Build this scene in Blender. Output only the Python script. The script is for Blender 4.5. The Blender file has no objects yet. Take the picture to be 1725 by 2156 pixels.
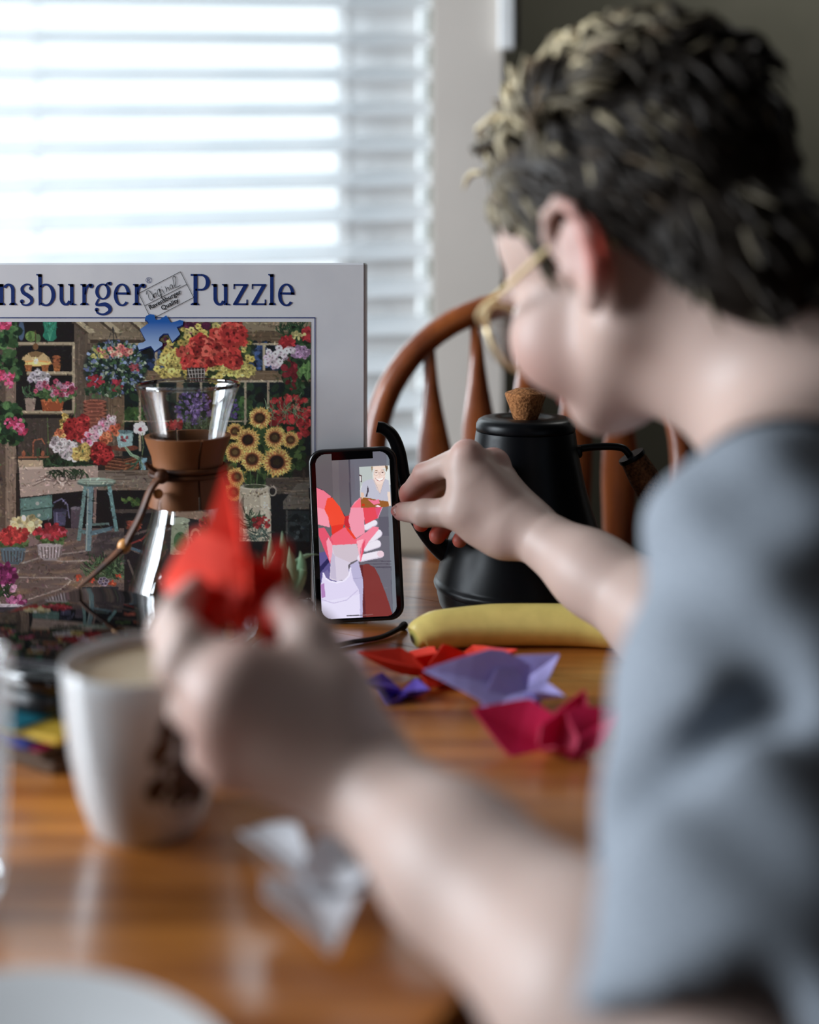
import bpy, math, random
import numpy as np
from mathutils import Vector, Matrix

# ------------------------------------------------------------------ camera
CZ, F, CX, HY = 1.067, 2516.0, 862.5, 560.0      # eye height, focal length in pixels of a 1725 wide frame, optical axis
scene = bpy.context.scene
COL = scene.collection
cam_data = bpy.data.cameras.new('camera')
cam = bpy.data.objects.new('camera', cam_data)
COL.objects.link(cam)
cam.location = (0, 0, CZ)
cam.rotation_euler = (math.pi / 2, 0, 0)
cam_data.sensor_fit = 'HORIZONTAL'
cam_data.sensor_width = 24.0
cam_data.lens = F / 1725.0 * 24.0
cam_data.shift_y = -(1078.0 - HY) / 1725.0
cam_data.clip_start = 0.02
cam_data.dof.use_dof = True
cam_data.dof.focus_distance = 1.075
cam_data.dof.aperture_fstop = 1.45
scene.camera = cam

# ------------------------------------------------------------------ light
world = bpy.data.worlds.new('overcast_sky')
scene.world = world
world.use_nodes = True
bgn = world.node_tree.nodes['Background']
bgn.inputs[0].default_value = (0.86, 0.94, 1.0, 1)
bgn.inputs[1].default_value = 1.5

def area(name, loc, rot, sx, sy, power, color=(1, 1, 1), portal=False):
    d = bpy.data.lights.new(name, 'AREA')
    d.shape = 'RECTANGLE'; d.size = sx; d.size_y = sy; d.energy = power; d.color = color
    if portal: d.cycles.is_portal = True
    o = bpy.data.objects.new(name, d); COL.objects.link(o)
    o.location = loc; o.rotation_euler = rot
    return o
area('window_daylight', (-0.72, 2.16, 1.5), (math.radians(-90), 0, 0), 1.5, 1.45, 24, (0.86, 0.94, 1.0))
area('side_window_daylight', (-2.12, 0.68, 1.5), (0, math.radians(-90), 0), 1.3, 1.0, 106, (0.84, 0.92, 1.0))
area('hall_fill_light', (1.2, 2.7, 2.55), (0, 0, 0), 0.6, 0.6, 8, (1.0, 0.98, 0.94))  # fill light added to brighten the hall, not a known lamp

vs = scene.view_settings
vs.view_transform = 'Standard'; vs.look = 'None'; vs.gamma = 1.0; vs.exposure = 0.0
vs.use_curve_mapping = False
scene.cycles.max_bounces = 8
scene.cycles.transparent_max_bounces = 24
scene.cycles.caustics_reflective = False
scene.cycles.caustics_refractive = False
scene.cycles.sample_clamp_indirect = 4.0

# ------------------------------------------------------------------ helpers
rng = np.random.default_rng(7)
def R(px, py, Y):
    return np.array([(px - CX) / F * Y, Y, CZ - (py - HY) / F * Y])
def T(px, py, z=0.75):
    return R(px, py, (CZ - z) * F / (py - HY))
def lin(c):
    c = np.asarray(c, float) / 255.0
    return np.where(c <= 0.04045, c / 12.92, ((c + 0.055) / 1.055) ** 2.4)
def L4(r, g, b, k=1.0):
    v = lin((r, g, b)) * k
    return (float(v[0]), float(v[1]), float(v[2]), 1.0)

def new_mat(name):
    m = bpy.data.materials.new(name); m.use_nodes = True
    nt = m.node_tree
    return m, nt, nt.nodes['Principled BSDF']
def noise_mix(nt, c1, c2, scale=20, detail=4, stretch=None, lo=0.35, hi=0.65, coord='Object', rotz=0.0):
    tc = nt.nodes.new('ShaderNodeTexCoord'); mp = nt.nodes.new('ShaderNodeMapping')
    nz = nt.nodes.new('ShaderNodeTexNoise'); rp = nt.nodes.new('ShaderNodeValToRGB')
    nt.links.new(tc.outputs[coord], mp.inputs['Vector']); nt.links.new(mp.outputs[0], nz.inputs['Vector'])
    if stretch: mp.inputs['Scale'].default_value = stretch
    mp.inputs['Rotation'].default_value = (0, 0, rotz)
    nz.inputs['Scale'].default_value = scale; nz.inputs['Detail'].default_value = detail
    rp.color_ramp.elements[0].position = lo; rp.color_ramp.elements[0].color = c1
    rp.color_ramp.elements[1].position = hi; rp.color_ramp.elements[1].color = c2
    nt.links.new(nz.outputs['Fac'], rp.inputs['Fac'])
    return rp.outputs['Color'], nz.outputs['Fac']
def bump(nt, bsdf, fac, strength=0.2, dist=0.002):
    b = nt.nodes.new('ShaderNodeBump'); b.inputs['Strength'].default_value = strength; b.inputs['Distance'].default_value = dist
    nt.links.new(fac, b.inputs['Height']); nt.links.new(b.outputs[0], bsdf.inputs['Normal'])
def plain(name, c1, c2=None, rough=0.5, scale=30, spec=0.5, metal=0.0, bumps=0.0, coat=0.0, sss=0.0, stretch=None, detail=4):
    m, nt, b = new_mat(name)
    c2 = c2 or tuple(min(1, x * 1.12) for x in c1[:3]) + (1,)
    col, fac = noise_mix(nt, c1, c2, scale, detail, stretch)
    nt.links.new(col, b.inputs['Base Color'])
    b.inputs['Roughness'].default_value = rough; b.inputs['Specular IOR Level'].default_value = spec
    b.inputs['Metallic'].default_value = metal
    if coat: b.inputs['Coat Weight'].default_value = coat; b.inputs['Coat Roughness'].default_value = 0.12
    if sss:
        b.inputs['Subsurface Weight'].default_value = sss; b.inputs['Subsurface Radius'].default_value = (1.0, 0.3, 0.15)
        b.inputs['Subsurface Scale'].default_value = 0.006
    if bumps: bump(nt, b, fac, bumps)
    return m
def thin_glass(name, tint=(1, 1, 1, 1), edge=0.16, rough=0.02, strength=1.0):
    m = bpy.data.materials.new(name); m.use_nodes = True; nt = m.node_tree; nt.nodes.clear()
    out = nt.nodes.new('ShaderNodeOutputMaterial'); mix = nt.nodes.new('ShaderNodeMixShader')
    tr = nt.nodes.new('ShaderNodeBsdfTransparent'); gl = nt.nodes.new('ShaderNodeBsdfGlossy'); fr = nt.nodes.new('ShaderNodeFresnel')
    mu = nt.nodes.new('ShaderNodeMath'); mu.operation = 'MULTIPLY'; mu.inputs[1].default_value = strength
    mu.use_clamp = True
    tr.inputs[0].default_value = tint; gl.inputs['Roughness'].default_value = rough
    fr.inputs['IOR'].default_value = 1.0 + edge * 3
    nt.links.new(fr.outputs[0], mu.inputs[0]); nt.links.new(mu.outputs[0], mix.inputs[0])
    nt.links.new(tr.outputs[0], mix.inputs[1]); nt.links.new(gl.outputs[0], mix.inputs[2]); nt.links.new(mix.outputs[0], out.inputs[0])
    return m
def attr_mat(name, attr='Col', rough=0.5, spec=0.4, coat=0.0, emit=0.0, sss=0.0, weave=0.0, gain=1.0):
    m, nt, b = new_mat(name)
    a = nt.nodes.new('ShaderNodeAttribute'); a.attribute_name = attr
    b.inputs['Roughness'].default_value = rough; b.inputs['Specular IOR Level'].default_value = spec
    if coat: b.inputs['Coat Weight'].default_value = coat; b.inputs['Coat Roughness'].default_value = 0.2
    if emit:
        b.inputs['Base Color'].default_value = (0.01, 0.01, 0.01, 1)
        nt.links.new(a.outputs['Color'], b.inputs['Emission Color']); b.inputs['Emission Strength'].default_value = emit
    else:
        nt.links.new(a.outputs['Color'], b.inputs['Base Color'])
    if sss:
        b.inputs['Subsurface Weight'].default_value = sss; b.inputs['Subsurface Radius'].default_value = (1.0, 0.3, 0.15)
        b.inputs['Subsurface Scale'].default_value = 0.006
    return m

class Geo:
    """collects verts and faces for ONE mesh object"""
    def __init__(s): s.v = []; s.f = []; s.n = 0; s.c = []
    def add(s, v, f, col=None):
        v = np.asarray(v, float).reshape(-1, 3)
        s.v.append(v); s.f += [tuple(int(i) + s.n for i in q) for q in f]; s.n += len(v)
        if col is not None:
            c = np.asarray(col, float)
            if c.ndim == 1: c = np.tile(c[:3], (len(v), 1))
            s.c.append(c)
        return s
    def box(s, c, size, axes=None, bev=0.0, col=None):
        c = np.asarray(c, float); h = np.asarray(size, float) / 2
        ax = np.eye(3) if axes is None else np.asarray(axes, float)
        if bev <= 0:
            p = [(sx, sy, sz) for sx in (-1, 1) for sy in (-1, 1) for sz in (-1, 1)]
            v = [c + (np.array(q) * h) @ ax for q in p]
            return s.add(v, [(0, 1, 3, 2), (4, 6, 7, 5), (0, 4, 5, 1), (2, 3, 7, 6), (0, 2, 6, 4), (1, 5, 7, 3)], col)
        b = min(bev, h.min() * 0.98); rings = []
        for z, ins in ((-h[2], b), (-h[2] + b, 0), (h[2] - b, 0), (h[2], b)):
            x, y = h[0] - ins * .6, h[1] - ins * .6
            k = b * (1 if ins == 0 else .6)
            pts = [(-x + k, -y), (x - k, -y), (x, -y + k), (x, y - k), (x - k, y), (-x + k, y), (-x, y - k), (-x, -y + k)]
            rings.append([c + np.array((px, py, z)) @ ax for px, py in pts])
        v = np.array(rings).reshape(-1, 3); f = [tuple(range(7, -1, -1)), tuple(range(24, 32))]
        for r in range(3):
            for i in range(8):
                j = (i + 1) % 8; f.append((r * 8 + i, r * 8 + j, r * 8 + 8 + j, r * 8 + 8 + i))
        return s.add(v, f, col)
    def lathe(s, prof, base=(0, 0, 0), n=48, axes=None, cap=True, col=None, start=0, sweep=2 * math.pi):
        ax = np.eye(3) if axes is None else np.asarray(axes, float)
        base = np.asarray(base, float); v = []
        for r, z in prof:
            for i in range(n):
                a = start + sweep * i / n; v.append(base + np.array((r * math.cos(a), r * math.sin(a), z)) @ ax)
        f = []
        for k in range(len(prof) - 1):
            for i in range(n):
                j = (i + 1) % n; f.append((k * n + i, k * n + j, k * n + n + j, k * n + n + i))
        if cap:
            if prof[0][0] > 1e-6: f.append(tuple(range(n - 1, -1, -1)))
            m = (len(prof) - 1) * n
            if prof[-1][0] > 1e-6: f.append(tuple(range(m, m + n)))
        return s.add(v, f, col)
    def tube(s, path, rad, n=10, flat=1.0, col=None, cap=True):
        p = np.asarray(path, float); k = len(p)
        rad = np.full(k, rad) if np.isscalar(rad) else np.asarray(rad, float)
        t = np.gradient(p, axis=0); t /= np.linalg.norm(t, axis=1)[:, None] + 1e-12
        up = np.array((0, 0, 1.0)) if abs(t[0][2]) < 0.9 else np.array((0, 1.0, 0))
        v = []; u = np.cross(up, t[0]); u /= np.linalg.norm(u)
        for i in range(k):
            u = u - t[i] * (u @ t[i]); u /= np.linalg.norm(u); w = np.cross(t[i], u)
            for j in range(n):
                a = 2 * math.pi * j / n; v.append(p[i] + rad[i] * (math.cos(a) * u + math.sin(a) * w * flat))
        f = []
        for i in range(k - 1):
            for j in range(n):
                q = (j + 1) % n; f.append((i * n + j, i * n + q, i * n + n + q, i * n + n + j))
        if cap: f += [tuple(range(n - 1, -1, -1)), tuple(range((k - 1) * n, k * n))]
        return s.add(v, f, col)
    def ball(s, c, r, n=16, m=10, axes=None, col=None):
        r = np.array((r, r, r)) if np.isscalar(r) else np.asarray(r, float)
        ax = np.eye(3) if axes is None else np.asarray(axes, float)
        v = []
        for i in range(m + 1):
            th = math.pi * i / m
            for j in range(n):
                a = 2 * math.pi * j / n
                v.append(np.asarray(c) + (np.array((math.sin(th) * math.cos(a), math.sin(th) * math.sin(a), -math.cos(th))) * r) @ ax)
        f = []
        for i in range(m):
            for j in range(n):
                q = (j + 1) % n; f.append((i * n + j, i * n + q, i * n + n + q, i * n + n + j))
        return s.add(v, f, col)
    def extrude(s, pts, zdir, col=None):
        p = np.asarray(pts, float); n = len(p); d = np.asarray(zdir, float)
        f = [tuple(range(n - 1, -1, -1)), tuple(range(n, 2 * n))]
        f += [(i, (i + 1) % n, n + (i + 1) % n, n + i) for i in range(n)]
        return s.add(np.vstack([p, p + d]), f, col)
    def build(s, name, mat, parent=None, smooth=True, angle=35, solid=0.0, bevel=0.0, sub=0):
        me = bpy.data.meshes.new(name)
        v = np.vstack(s.v); me.from_pydata(v.tolist(), [], s.f)
        if s.c:
            c = np.vstack(s.c); a = me.color_attributes.new('Col', 'FLOAT_COLOR', 'POINT')
            a.data.foreach_set('color', np.hstack([c, np.ones((len(c), 1))]).astype('f').ravel())
        return finish(me, name, mat, parent, smooth, angle, solid, bevel, sub)
def finish(me, name, mat, parent=None, smooth=True, angle=35, solid=0.0, bevel=0.0, sub=0):
    if mat: me.materials.append(mat)
    o = bpy.data.objects.new(name, me); COL.objects.link(o)
    if smooth:
        me.polygons.foreach_set('use_smooth', [True] * len(me.polygons))
        if angle < 180:
            try: me.set_sharp_from_angle(angle=math.radians(angle))
            except Exception: pass
    if parent is not None:
        o.parent = parent
        root = parent
        mw = Matrix.Translation(root.location) if root.type == 'EMPTY' else (Matrix.Translation(root.parent.location) if root.parent and root.parent.type == 'EMPTY' else Matrix())
        if root.type == 'EMPTY' and root.parent is not None: mw = Matrix.Translation(root.parent.location) @ root.matrix_parent_inverse @ Matrix.Translation(root.location)
        o.matrix_parent_inverse = mw.inverted()
        if root.type != 'EMPTY': o.matrix_parent_inverse = Matrix()
    if solid:
        md = o.modifiers.new('thickness', 'SOLIDIFY'); md.thickness = solid; md.offset = 0
    if bevel:
        md = o.modifiers.new('bevel', 'BEVEL'); md.width = bevel; md.segments = 3; md.limit_method = 'ANGLE'
    if sub:
        md = o.modifiers.new('subdivision', 'SUBSURF'); md.levels = sub; md.render_levels = sub
    return o
def tag(o, label=None, cat=None, group=None, kind=None):
    if label: o['label'] = label
    if cat: o['category'] = cat
    if group: o['group'] = group
    if kind: o['kind'] = kind
    return o
def thing(name, label, cat, loc, group=None):
    o = bpy.data.objects.new(name, None); COL.objects.link(o)
    o.location = tuple(float(x) for x in loc); o.empty_display_size = 0.05
    return tag(o, label, cat, group)
def spline(pts, n=24):
    p = np.asarray(pts, float); k = len(p)
    q = np.vstack([2 * p[0] - p[1], p, 2 * p[-1] - p[-2]]); out = []
    for i in range(k - 1):
        for t in np.linspace(0, 1, n, endpoint=False):
            a, b, c, d = q[i], q[i + 1], q[i + 2], q[i + 3]
            out.append(0.5 * (2 * b + (c - a) * t + (2 * a - 5 * b + 4 * c - d) * t * t + (3 * b - a - 3 * c + d) * t ** 3))
    out.append(p[-1]); return np.array(out)
def unit(v): v = np.asarray(v, float); return v / np.linalg.norm(v)

# ---- signed distance bodies meshed with surface nets: organic shapes as one continuous surface
class Body:
    def __init__(s, lo, hi, res):
        s.lo = np.asarray(lo, float); s.res = res
        s.n = np.ceil((np.asarray(hi, float) - s.lo) / res).astype(int) + 1
        s.d = np.full(s.n, 0.04, np.float32)
    def _sub(s, lo, hi):
        a = np.clip(np.floor((np.asarray(lo) - s.lo) / s.res).astype(int), 0, s.n); b = np.clip(np.ceil((np.asarray(hi) - s.lo) / s.res).astype(int) + 1, 0, s.n)
        if np.any(b <= a): return None
        g = [s.lo[i] + s.res * np.arange(a[i], b[i], dtype=np.float32) for i in range(3)]
        return (slice(a[0], b[0]), slice(a[1], b[1]), slice(a[2], b[2])), g[0][:, None, None].astype('f'), g[1][None, :, None].astype('f'), g[2][None, None, :].astype('f')
    def _apply(s, sl, d, k, op):
        o = s.d[sl]
        if op == 'sub':
            m = -d; h = np.maximum(k - np.abs(o - m), 0) / k; s.d[sl] = np.maximum(o, m) + h * h * k / 4
        else:
            h = np.maximum(k - np.abs(o - d), 0) / k; s.d[sl] = np.minimum(o, d) - h * h * k / 4
    def cone(s, a, b, ra, rb=None, k=0.006, op='add'):
        rb = ra if rb is None else rb
        a = np.asarray(a, float); b = np.asarray(b, float); pad = max(ra, rb) + k + 4 * s.res
        q = s._sub(np.minimum(a, b) - pad, np.maximum(a, b) + pad)
        if q is None: return s
        sl, X, Y, Z = q; ba = b - a; L = ba @ ba + 1e-12
        h = np.clip(((X - a[0]) * ba[0] + (Y - a[1]) * ba[1] + (Z - a[2]) * ba[2]) / L, 0, 1)
        d = np.sqrt((X - a[0] - h * ba[0]) ** 2 + (Y - a[1] - h * ba[1]) ** 2 + (Z - a[2] - h * ba[2]) ** 2) - (ra + (rb - ra) * h)
        s._apply(sl, d.astype('f'), k, op); return s
    def chain(s, pts, rad, k=0.006):
        for i in range(len(pts) - 1): s.cone(pts[i], pts[i + 1], rad[i], rad[i + 1], k)
        return s
    def ell(s, c, r, axes=None, k=0.008, op='add'):
        c = np.asarray(c, float); r = np.asarray(r, float); ax = np.eye(3) if axes is None else np.asarray(axes, float)
        pad = r.max() + k + 4 * s.res
        q = s._sub(c - pad, c + pad)
        if q is None: return s
        sl, X, Y, Z = q; X = X - c[0]; Y = Y - c[1]; Z = Z - c[2]
        l = [(X * ax[i][0] + Y * ax[i][1] + Z * ax[i][2]) for i in range(3)]
        k0 = np.sqrt(sum((l[i] / r[i]) ** 2 for i in range(3))); k1 = np.sqrt(sum((l[i] / r[i] ** 2) ** 2 for i in range(3))) + 1e-9
        s._apply(sl, (k0 * (k0 - 1) / k1).astype('f'), k, op); return s
    def mesh(s):
        d = s.d; sg = d < 0
        n = s.n - 1
        cnt = np.zeros(n, np.uint8)
        for i in (0, 1):
            for j in (0, 1):
                for k in (0, 1): cnt += sg[i:n[0] + i, j:n[1] + j, k:n[2] + k]
        act = (cnt > 0) & (cnt < 8); idx = np.argwhere(act)
        ids = np.full(n, -1, np.int32); ids[act] = np.arange(len(idx))
        co = [(i, j, k) for i in (0, 1) for j in (0, 1) for k in (0, 1)]
        val = np.stack([d[idx[:, 0] + c[0], idx[:, 1] + c[1], idx[:, 2] + c[2]] for c in co], 1)
        acc = np.zeros((len(idx), 3)); num = np.zeros(len(idx))
        for a in range(8):
            for b in range(a + 1, 8):
                df = np.abs(np.subtract(co[a], co[b])).sum()
                if df != 1: continue
                va, vb = val[:, a], val[:, b]; m = (va < 0) != (vb < 0)
                t = np.where(m, va / np.where(m, va - vb, 1), 0)
                acc += m[:, None] * (np.array(co[a]) + t[:, None] * (np.array(co[b]) - np.array(co[a]))); num += m
        V = s.lo + s.res * (idx + acc / num[:, None])
        lab = np.arange(len(V))
        faces = []
        for ax in range(3):
            o1, o2 = [(1, 2), (2, 0), (0, 1)][ax]
            sh = [slice(1, -1)] * 3; sh[ax] = slice(0, -1); sh2 = list(sh); sh2[ax] = slice(1, None)
            A = sg[tuple(sh)]; Bq = sg[tuple(sh2)]; ch = np.argwhere(A != Bq)
            if not len(ch): continue
            flip = A[ch[:, 0], ch[:, 1], ch[:, 2]]
            p = ch + 1; p[:, ax] -= 1
            def cell(da, db):
                q = p.copy(); q[:, o1] += da; q[:, o2] += db; return ids[q[:, 0], q[:, 1], q[:, 2]]
            q = np.stack([cell(-1, -1), cell(0, -1), cell(0, 0), cell(-1, 0)], 1)
            q[~flip] = q[~flip][:, ::-1]; q = q[(q >= 0).all(1)]
            faces.append(q)
        Q = np.vstack(faces)
        while True:                                   # keep the largest connected piece only
            m = lab[Q].min(1); new = lab.copy()
            for c in range(4): np.minimum.at(new, Q[:, c], m)
            new = new[new]
            if (new == lab).all(): break
            lab = new
        u, c = np.unique(lab, return_counts=True); keep = lab == u[c.argmax()]
        mp = np.cumsum(keep) - 1
        return V[keep], mp[Q[keep[Q[:, 0]]]]
def relax(V, Fq, it=2, lam=0.5):
    for _ in range(it):
        acc = np.zeros_like(V); num = np.zeros(len(V))
        for a in range(4):
            for b in ((a + 1) % 4, (a + 3) % 4):
                np.add.at(acc, Fq[:, a], V[Fq[:, b]]); np.add.at(num, Fq[:, a], 1)
        V = V + lam * (acc / np.maximum(num, 1)[:, None] - V)
    return V
def quad_mesh(name, V, Q, colors=None, attr='Col'):
    me = bpy.data.meshes.new(name); n = len(Q)
    me.vertices.add(len(V)); me.vertices.foreach_set('co', np.asarray(V, np.float32).ravel())
    me.loops.add(4 * n); me.loops.foreach_set('vertex_index', np.asarray(Q, np.int32).ravel())
    me.polygons.add(n); me.polygons.foreach_set('loop_start', np.arange(0, 4 * n, 4, dtype=np.int32))
    me.update(calc_edges=True)
    if colors is not None:
        a = me.color_attributes.new(attr, 'FLOAT_COLOR', 'POINT')
        a.data.foreach_set('color', np.hstack([colors, np.ones((len(V), 1))]).astype('f').ravel())
    return me
def grid_quads(w, h):
    i = np.arange(h - 1)[:, None] * w + np.arange(w - 1)[None, :]
    return np.stack([i, i + w, i + w + 1, i + 1], -1).reshape(-1, 4)

# ---- flat print painter
class Paint:
    def __init__(s, x0, y0, x1, y1, sc):
        s.x0, s.y0, s.sc = x0, y0, sc
        s.w, s.h = int((x1 - x0) * sc), int((y1 - y0) * sc)
        s.a = np.zeros((s.h, s.w, 3), np.float32)
        s.X = x0 + (np.arange(s.w) + 0.5) / sc; s.Y = y0 + (np.arange(s.h) + 0.5) / sc
        s.rg = np.random.default_rng(11)
    def _win(s, ax, ay, bx, by):
        i0 = max(0, int((ax - s.x0) * s.sc) - 1); i1 = min(s.w, int((bx - s.x0) * s.sc) + 2)
        j0 = max(0, int((ay - s.y0) * s.sc) - 1); j1 = min(s.h, int((by - s.y0) * s.sc) + 2)
        return None if i1 <= i0 or j1 <= j0 else (i0, i1, j0, j1)
    def _put(s, w, m, col, al):
        i0, i1, j0, j1 = w; m = (m * al)[..., None]; t = s.a[j0:j1, i0:i1]
        s.a[j0:j1, i0:i1] = t * (1 - m) + np.asarray(col, np.float32) * m
    def el(s, cx, cy, rx, ry, col, al=1.0, rot=0.0, soft=None):
        r = max(rx, ry); w = s._win(cx - r, cy - r, cx + r, cy + r)
        if w is None: return
        X = s.X[w[0]:w[1]][None, :] - cx; Y = s.Y[w[2]:w[3]][:, None] - cy
        c, n = math.cos(rot), math.sin(rot); u = (X * c + Y * n) / rx; v = (-X * n + Y * c) / ry
        q = np.sqrt(u * u + v * v); e = soft if soft else min(1.0, 0.9 / (min(rx, ry) * s.sc))
        s._put(w, np.clip((1 - q) / e + 0.5, 0, 1), col, al)
    def poly(s, pts, col, al=1.0):
        p = np.asarray(pts, float); w = s._win(p[:, 0].min(), p[:, 1].min(), p[:, 0].max(), p[:, 1].max())
        if w is None: return
        acc = 0
        for ox in (-.25, .25):
            for oy in (-.25, .25):
                X = s.X[w[0]:w[1]][None, :] + ox / s.sc; Y = s.Y[w[2]:w[3]][:, None] + oy / s.sc
                ins = np.zeros((Y.shape[0], X.shape[1]), bool)
                for i in range(len(p)):
                    x1, y1 = p[i]; x2, y2 = p[(i + 1) % len(p)]
                    if y1 == y2: continue
                    c = ((y1 > Y) != (y2 > Y)) & (X < (x2 - x1) * (Y - y1) / (y2 - y1) + x1); ins ^= c
                acc = acc + ins
        s._put(w, acc / 4.0, col, al)
    def line(s, pts, wd, col, al=1.0):
        p = np.asarray(pts, float); h = wd / 2
        for i in range(len(p) - 1):
            a, b = p[i], p[i + 1]; w = s._win(min(a[0], b[0]) - h, min(a[1], b[1]) - h, max(a[0], b[0]) + h, max(a[1], b[1]) + h)
            if w is None: continue
            X = s.X[w[0]:w[1]][None, :]; Y = s.Y[w[2]:w[3]][:, None]; d = b - a
            t = np.clip(((X - a[0]) * d[0] + (Y - a[1]) * d[1]) / (d @ d + 1e-9), 0, 1)
            q = np.sqrt((X - a[0] - t * d[0]) ** 2 + (Y - a[1] - t * d[1]) ** 2)
            s._put(w, np.clip((h - q) * s.sc + 0.5, 0, 1), col, al)
    def rect(s, x0, y0, x1, y1, col, al=1.0): s.poly([(x0, y0), (x1, y0), (x1, y1), (x0, y1)], col, al)
    def cluster(s, cx, cy, rx, ry, cols, n, size, rot=0.0, petal=False):
        for _ in range(n):
            a = s.rg.uniform(0, 6.283); r = math.sqrt(s.rg.uniform(0, 1)); u, v = r * math.cos(a) * rx, r * math.sin(a) * ry
            x = cx + u * math.cos(rot) - v * math.sin(rot); y = cy + u * math.sin(rot) + v * math.cos(rot)
            c = np.array(cols[s.rg.integers(len(cols))], float) * s.rg.uniform(0.7, 1.15); z = size * s.rg.uniform(0.6, 1.3)
            if petal:
                for t in range(5):
                    s.el(x + z * .55 * math.cos(t * 1.257 + a), y + z * .55 * math.sin(t * 1.257 + a), z * .55, z * .45, c * s.rg.uniform(.85, 1.1))
                s.el(x, y, z * .3, z * .3, c * .55)
            else: s.el(x, y, z, z * s.rg.uniform(.5, 1), c, rot=a)
    def leaves(s, cx, cy, rx, ry, cols, n, ln, wd, spread=6.283, dirn=-1.57):
        for _ in range(n):
            x = cx + s.rg.uniform(-rx, rx); y = cy + s.rg.uniform(-ry, ry); a = dirn + s.rg.uniform(-spread / 2, spread / 2)
            l = ln * s.rg.uniform(.6, 1.2); c = np.array(cols[s.rg.integers(len(cols))], float) * s.rg.uniform(.7, 1.2)
            s.line([(x, y), (x + l * .5 * math.cos(a), y + l * .5 * math.sin(a)), (x + l * math.cos(a + .25), y + l * math.sin(a + .25))], wd, c)
    def streaks(s, x0, y0, x1, y1, cols, n, vert=False, al=.45):
        for _ in range(n):
            c = cols[s.rg.integers(len(cols))]
            if vert: x = s.rg.uniform(x0, x1); y = s.rg.uniform(y0, y1); s.line([(x, y), (x + s.rg.uniform(-2, 2), min(y1, y + s.rg.uniform(15, 60)))], s.rg.uniform(1, 2.5), c, al)
            else: x = s.rg.uniform(x0, x1); y = s.rg.uniform(y0, y1); s.line([(x, y), (min(x1, x + s.rg.uniform(15, 60)), y + s.rg.uniform(-2, 2))], s.rg.uniform(1, 2.5), c, al)
# ------------------------------------------------------------------ materials
M = {}
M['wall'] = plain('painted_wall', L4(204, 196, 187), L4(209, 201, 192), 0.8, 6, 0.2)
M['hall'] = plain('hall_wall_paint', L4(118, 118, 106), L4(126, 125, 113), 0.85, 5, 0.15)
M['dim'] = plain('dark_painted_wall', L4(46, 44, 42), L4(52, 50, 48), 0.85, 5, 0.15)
M['ceil'] = plain('ceiling_paint', L4(104, 102, 100), None, 0.9, 8, 0.1)
M['floor'] = plain('floor_laminate', L4(70, 50, 36), L4(92, 68, 48), 0.5, 5, 0.3, stretch=(1, 9, 1))
M['trim'] = plain('white_trim_paint', L4(226, 228, 228), None, 0.45, 12, 0.4)
M['sill'] = plain('sill_wood_paint', L4(205, 190, 172), L4(190, 172, 150), 0.45, 9, 0.4)
M['slat'] = plain('white_blind_slat', L4(236, 240, 242), L4(244, 246, 247), 0.5, 10, 0.3)
nt = M['slat'].node_tree; b = nt.nodes['Principled BSDF']
tl = nt.nodes.new('ShaderNodeBsdfTranslucent'); mx = nt.nodes.new('ShaderNodeMixShader'); mx.inputs[0].default_value = 0.22
tl.inputs[0].default_value = (0.9, 0.95, 0.97, 1)
nt.links.new(b.outputs[0], mx.inputs[1]); nt.links.new(tl.outputs[0], mx.inputs[2]); nt.links.new(mx.outputs[0], nt.nodes['Material Output'].inputs[0])
M['glass'] = thin_glass('clear_glass', (0.985, 0.99, 0.99, 1), 0.16, 0.02, 0.55)
M['rim'] = thin_glass('glass_rim', (0.98, 0.99, 0.99, 1), 0.2, 0.02, 1.4)
M['pane'] = thin_glass('window_pane_glass', (0.99, 1, 1, 1), 0.16)
M['tumbler'] = thin_glass('tumbler_glass', (0.97, 0.98, 0.985, 1), 0.16, 0.02, 0.5)
def oak(name, c1, c2, rough=0.35, coat=0.35, rotz=0.0, sc=14):
    m, nt, b = new_mat(name)
    col, fac = noise_mix(nt, c1, c2, sc, 7, (0.28, 5.0, 5.0), 0.3, 0.72, 'Object', rotz)
    nt.links.new(col, b.inputs['Base Color']); b.inputs['Roughness'].default_value = rough
    b.inputs['Coat Weight'].default_value = coat; b.inputs['Coat Roughness'].default_value = 0.2
    bump(nt, b, fac, 0.05, 0.0006)
    return m
gz = math.atan2(0.854, -0.0) * 0 + math.radians(31.3)     # table grain runs along (0.854, -0.52)
M['oak'] = oak('golden_oak_tabletop', L4(118, 60, 20), L4(200, 128, 56), 0.36, 1.0, gz)
M['oak_leg'] = oak('golden_oak_legs', L4(120, 68, 28), L4(172, 108, 52), 0.4, 0.3)
M['chair'] = plain('orange_brown_chair_wood', L4(104, 48, 18), L4(146, 76, 30), 0.32, 26, 0.5, coat=0.3, stretch=(1, 1, .15))
M['black'] = plain('matte_black_enamel', L4(5, 6, 9), L4(7, 8, 11), 0.34, 40, 0.16)
M['blackplastic'] = plain('black_rubber_case', L4(10, 12, 15), L4(14, 16, 19), 0.32, 60, 0.5)
M['gloss'] = plain('black_gloss_lacquer', L4(6, 7, 9), L4(8, 9, 11), 0.03, 12, 0.75)
M['cork'] = plain('cork', L4(116, 74, 44), L4(176, 120, 76), 0.85, 420, 0.1, bumps=0.5)
M['corkdark'] = plain('dark_cork', L4(66, 42, 27), L4(112, 74, 48), 0.85, 420, 0.1, bumps=0.5)
M['collar'] = plain('walnut_collar_wood', L4(92, 52, 27), L4(132, 82, 46), 0.5, 12, 0.3, stretch=(1, 1, .2))
M['leather'] = plain('brown_leather_cord', L4(50, 26, 13), L4(96, 54, 24), 0.55, 60, 0.3, bumps=0.2)
M['bead'] = plain('wooden_bead', L4(190, 120, 60), L4(220, 160, 90), 0.4, 30)
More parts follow.
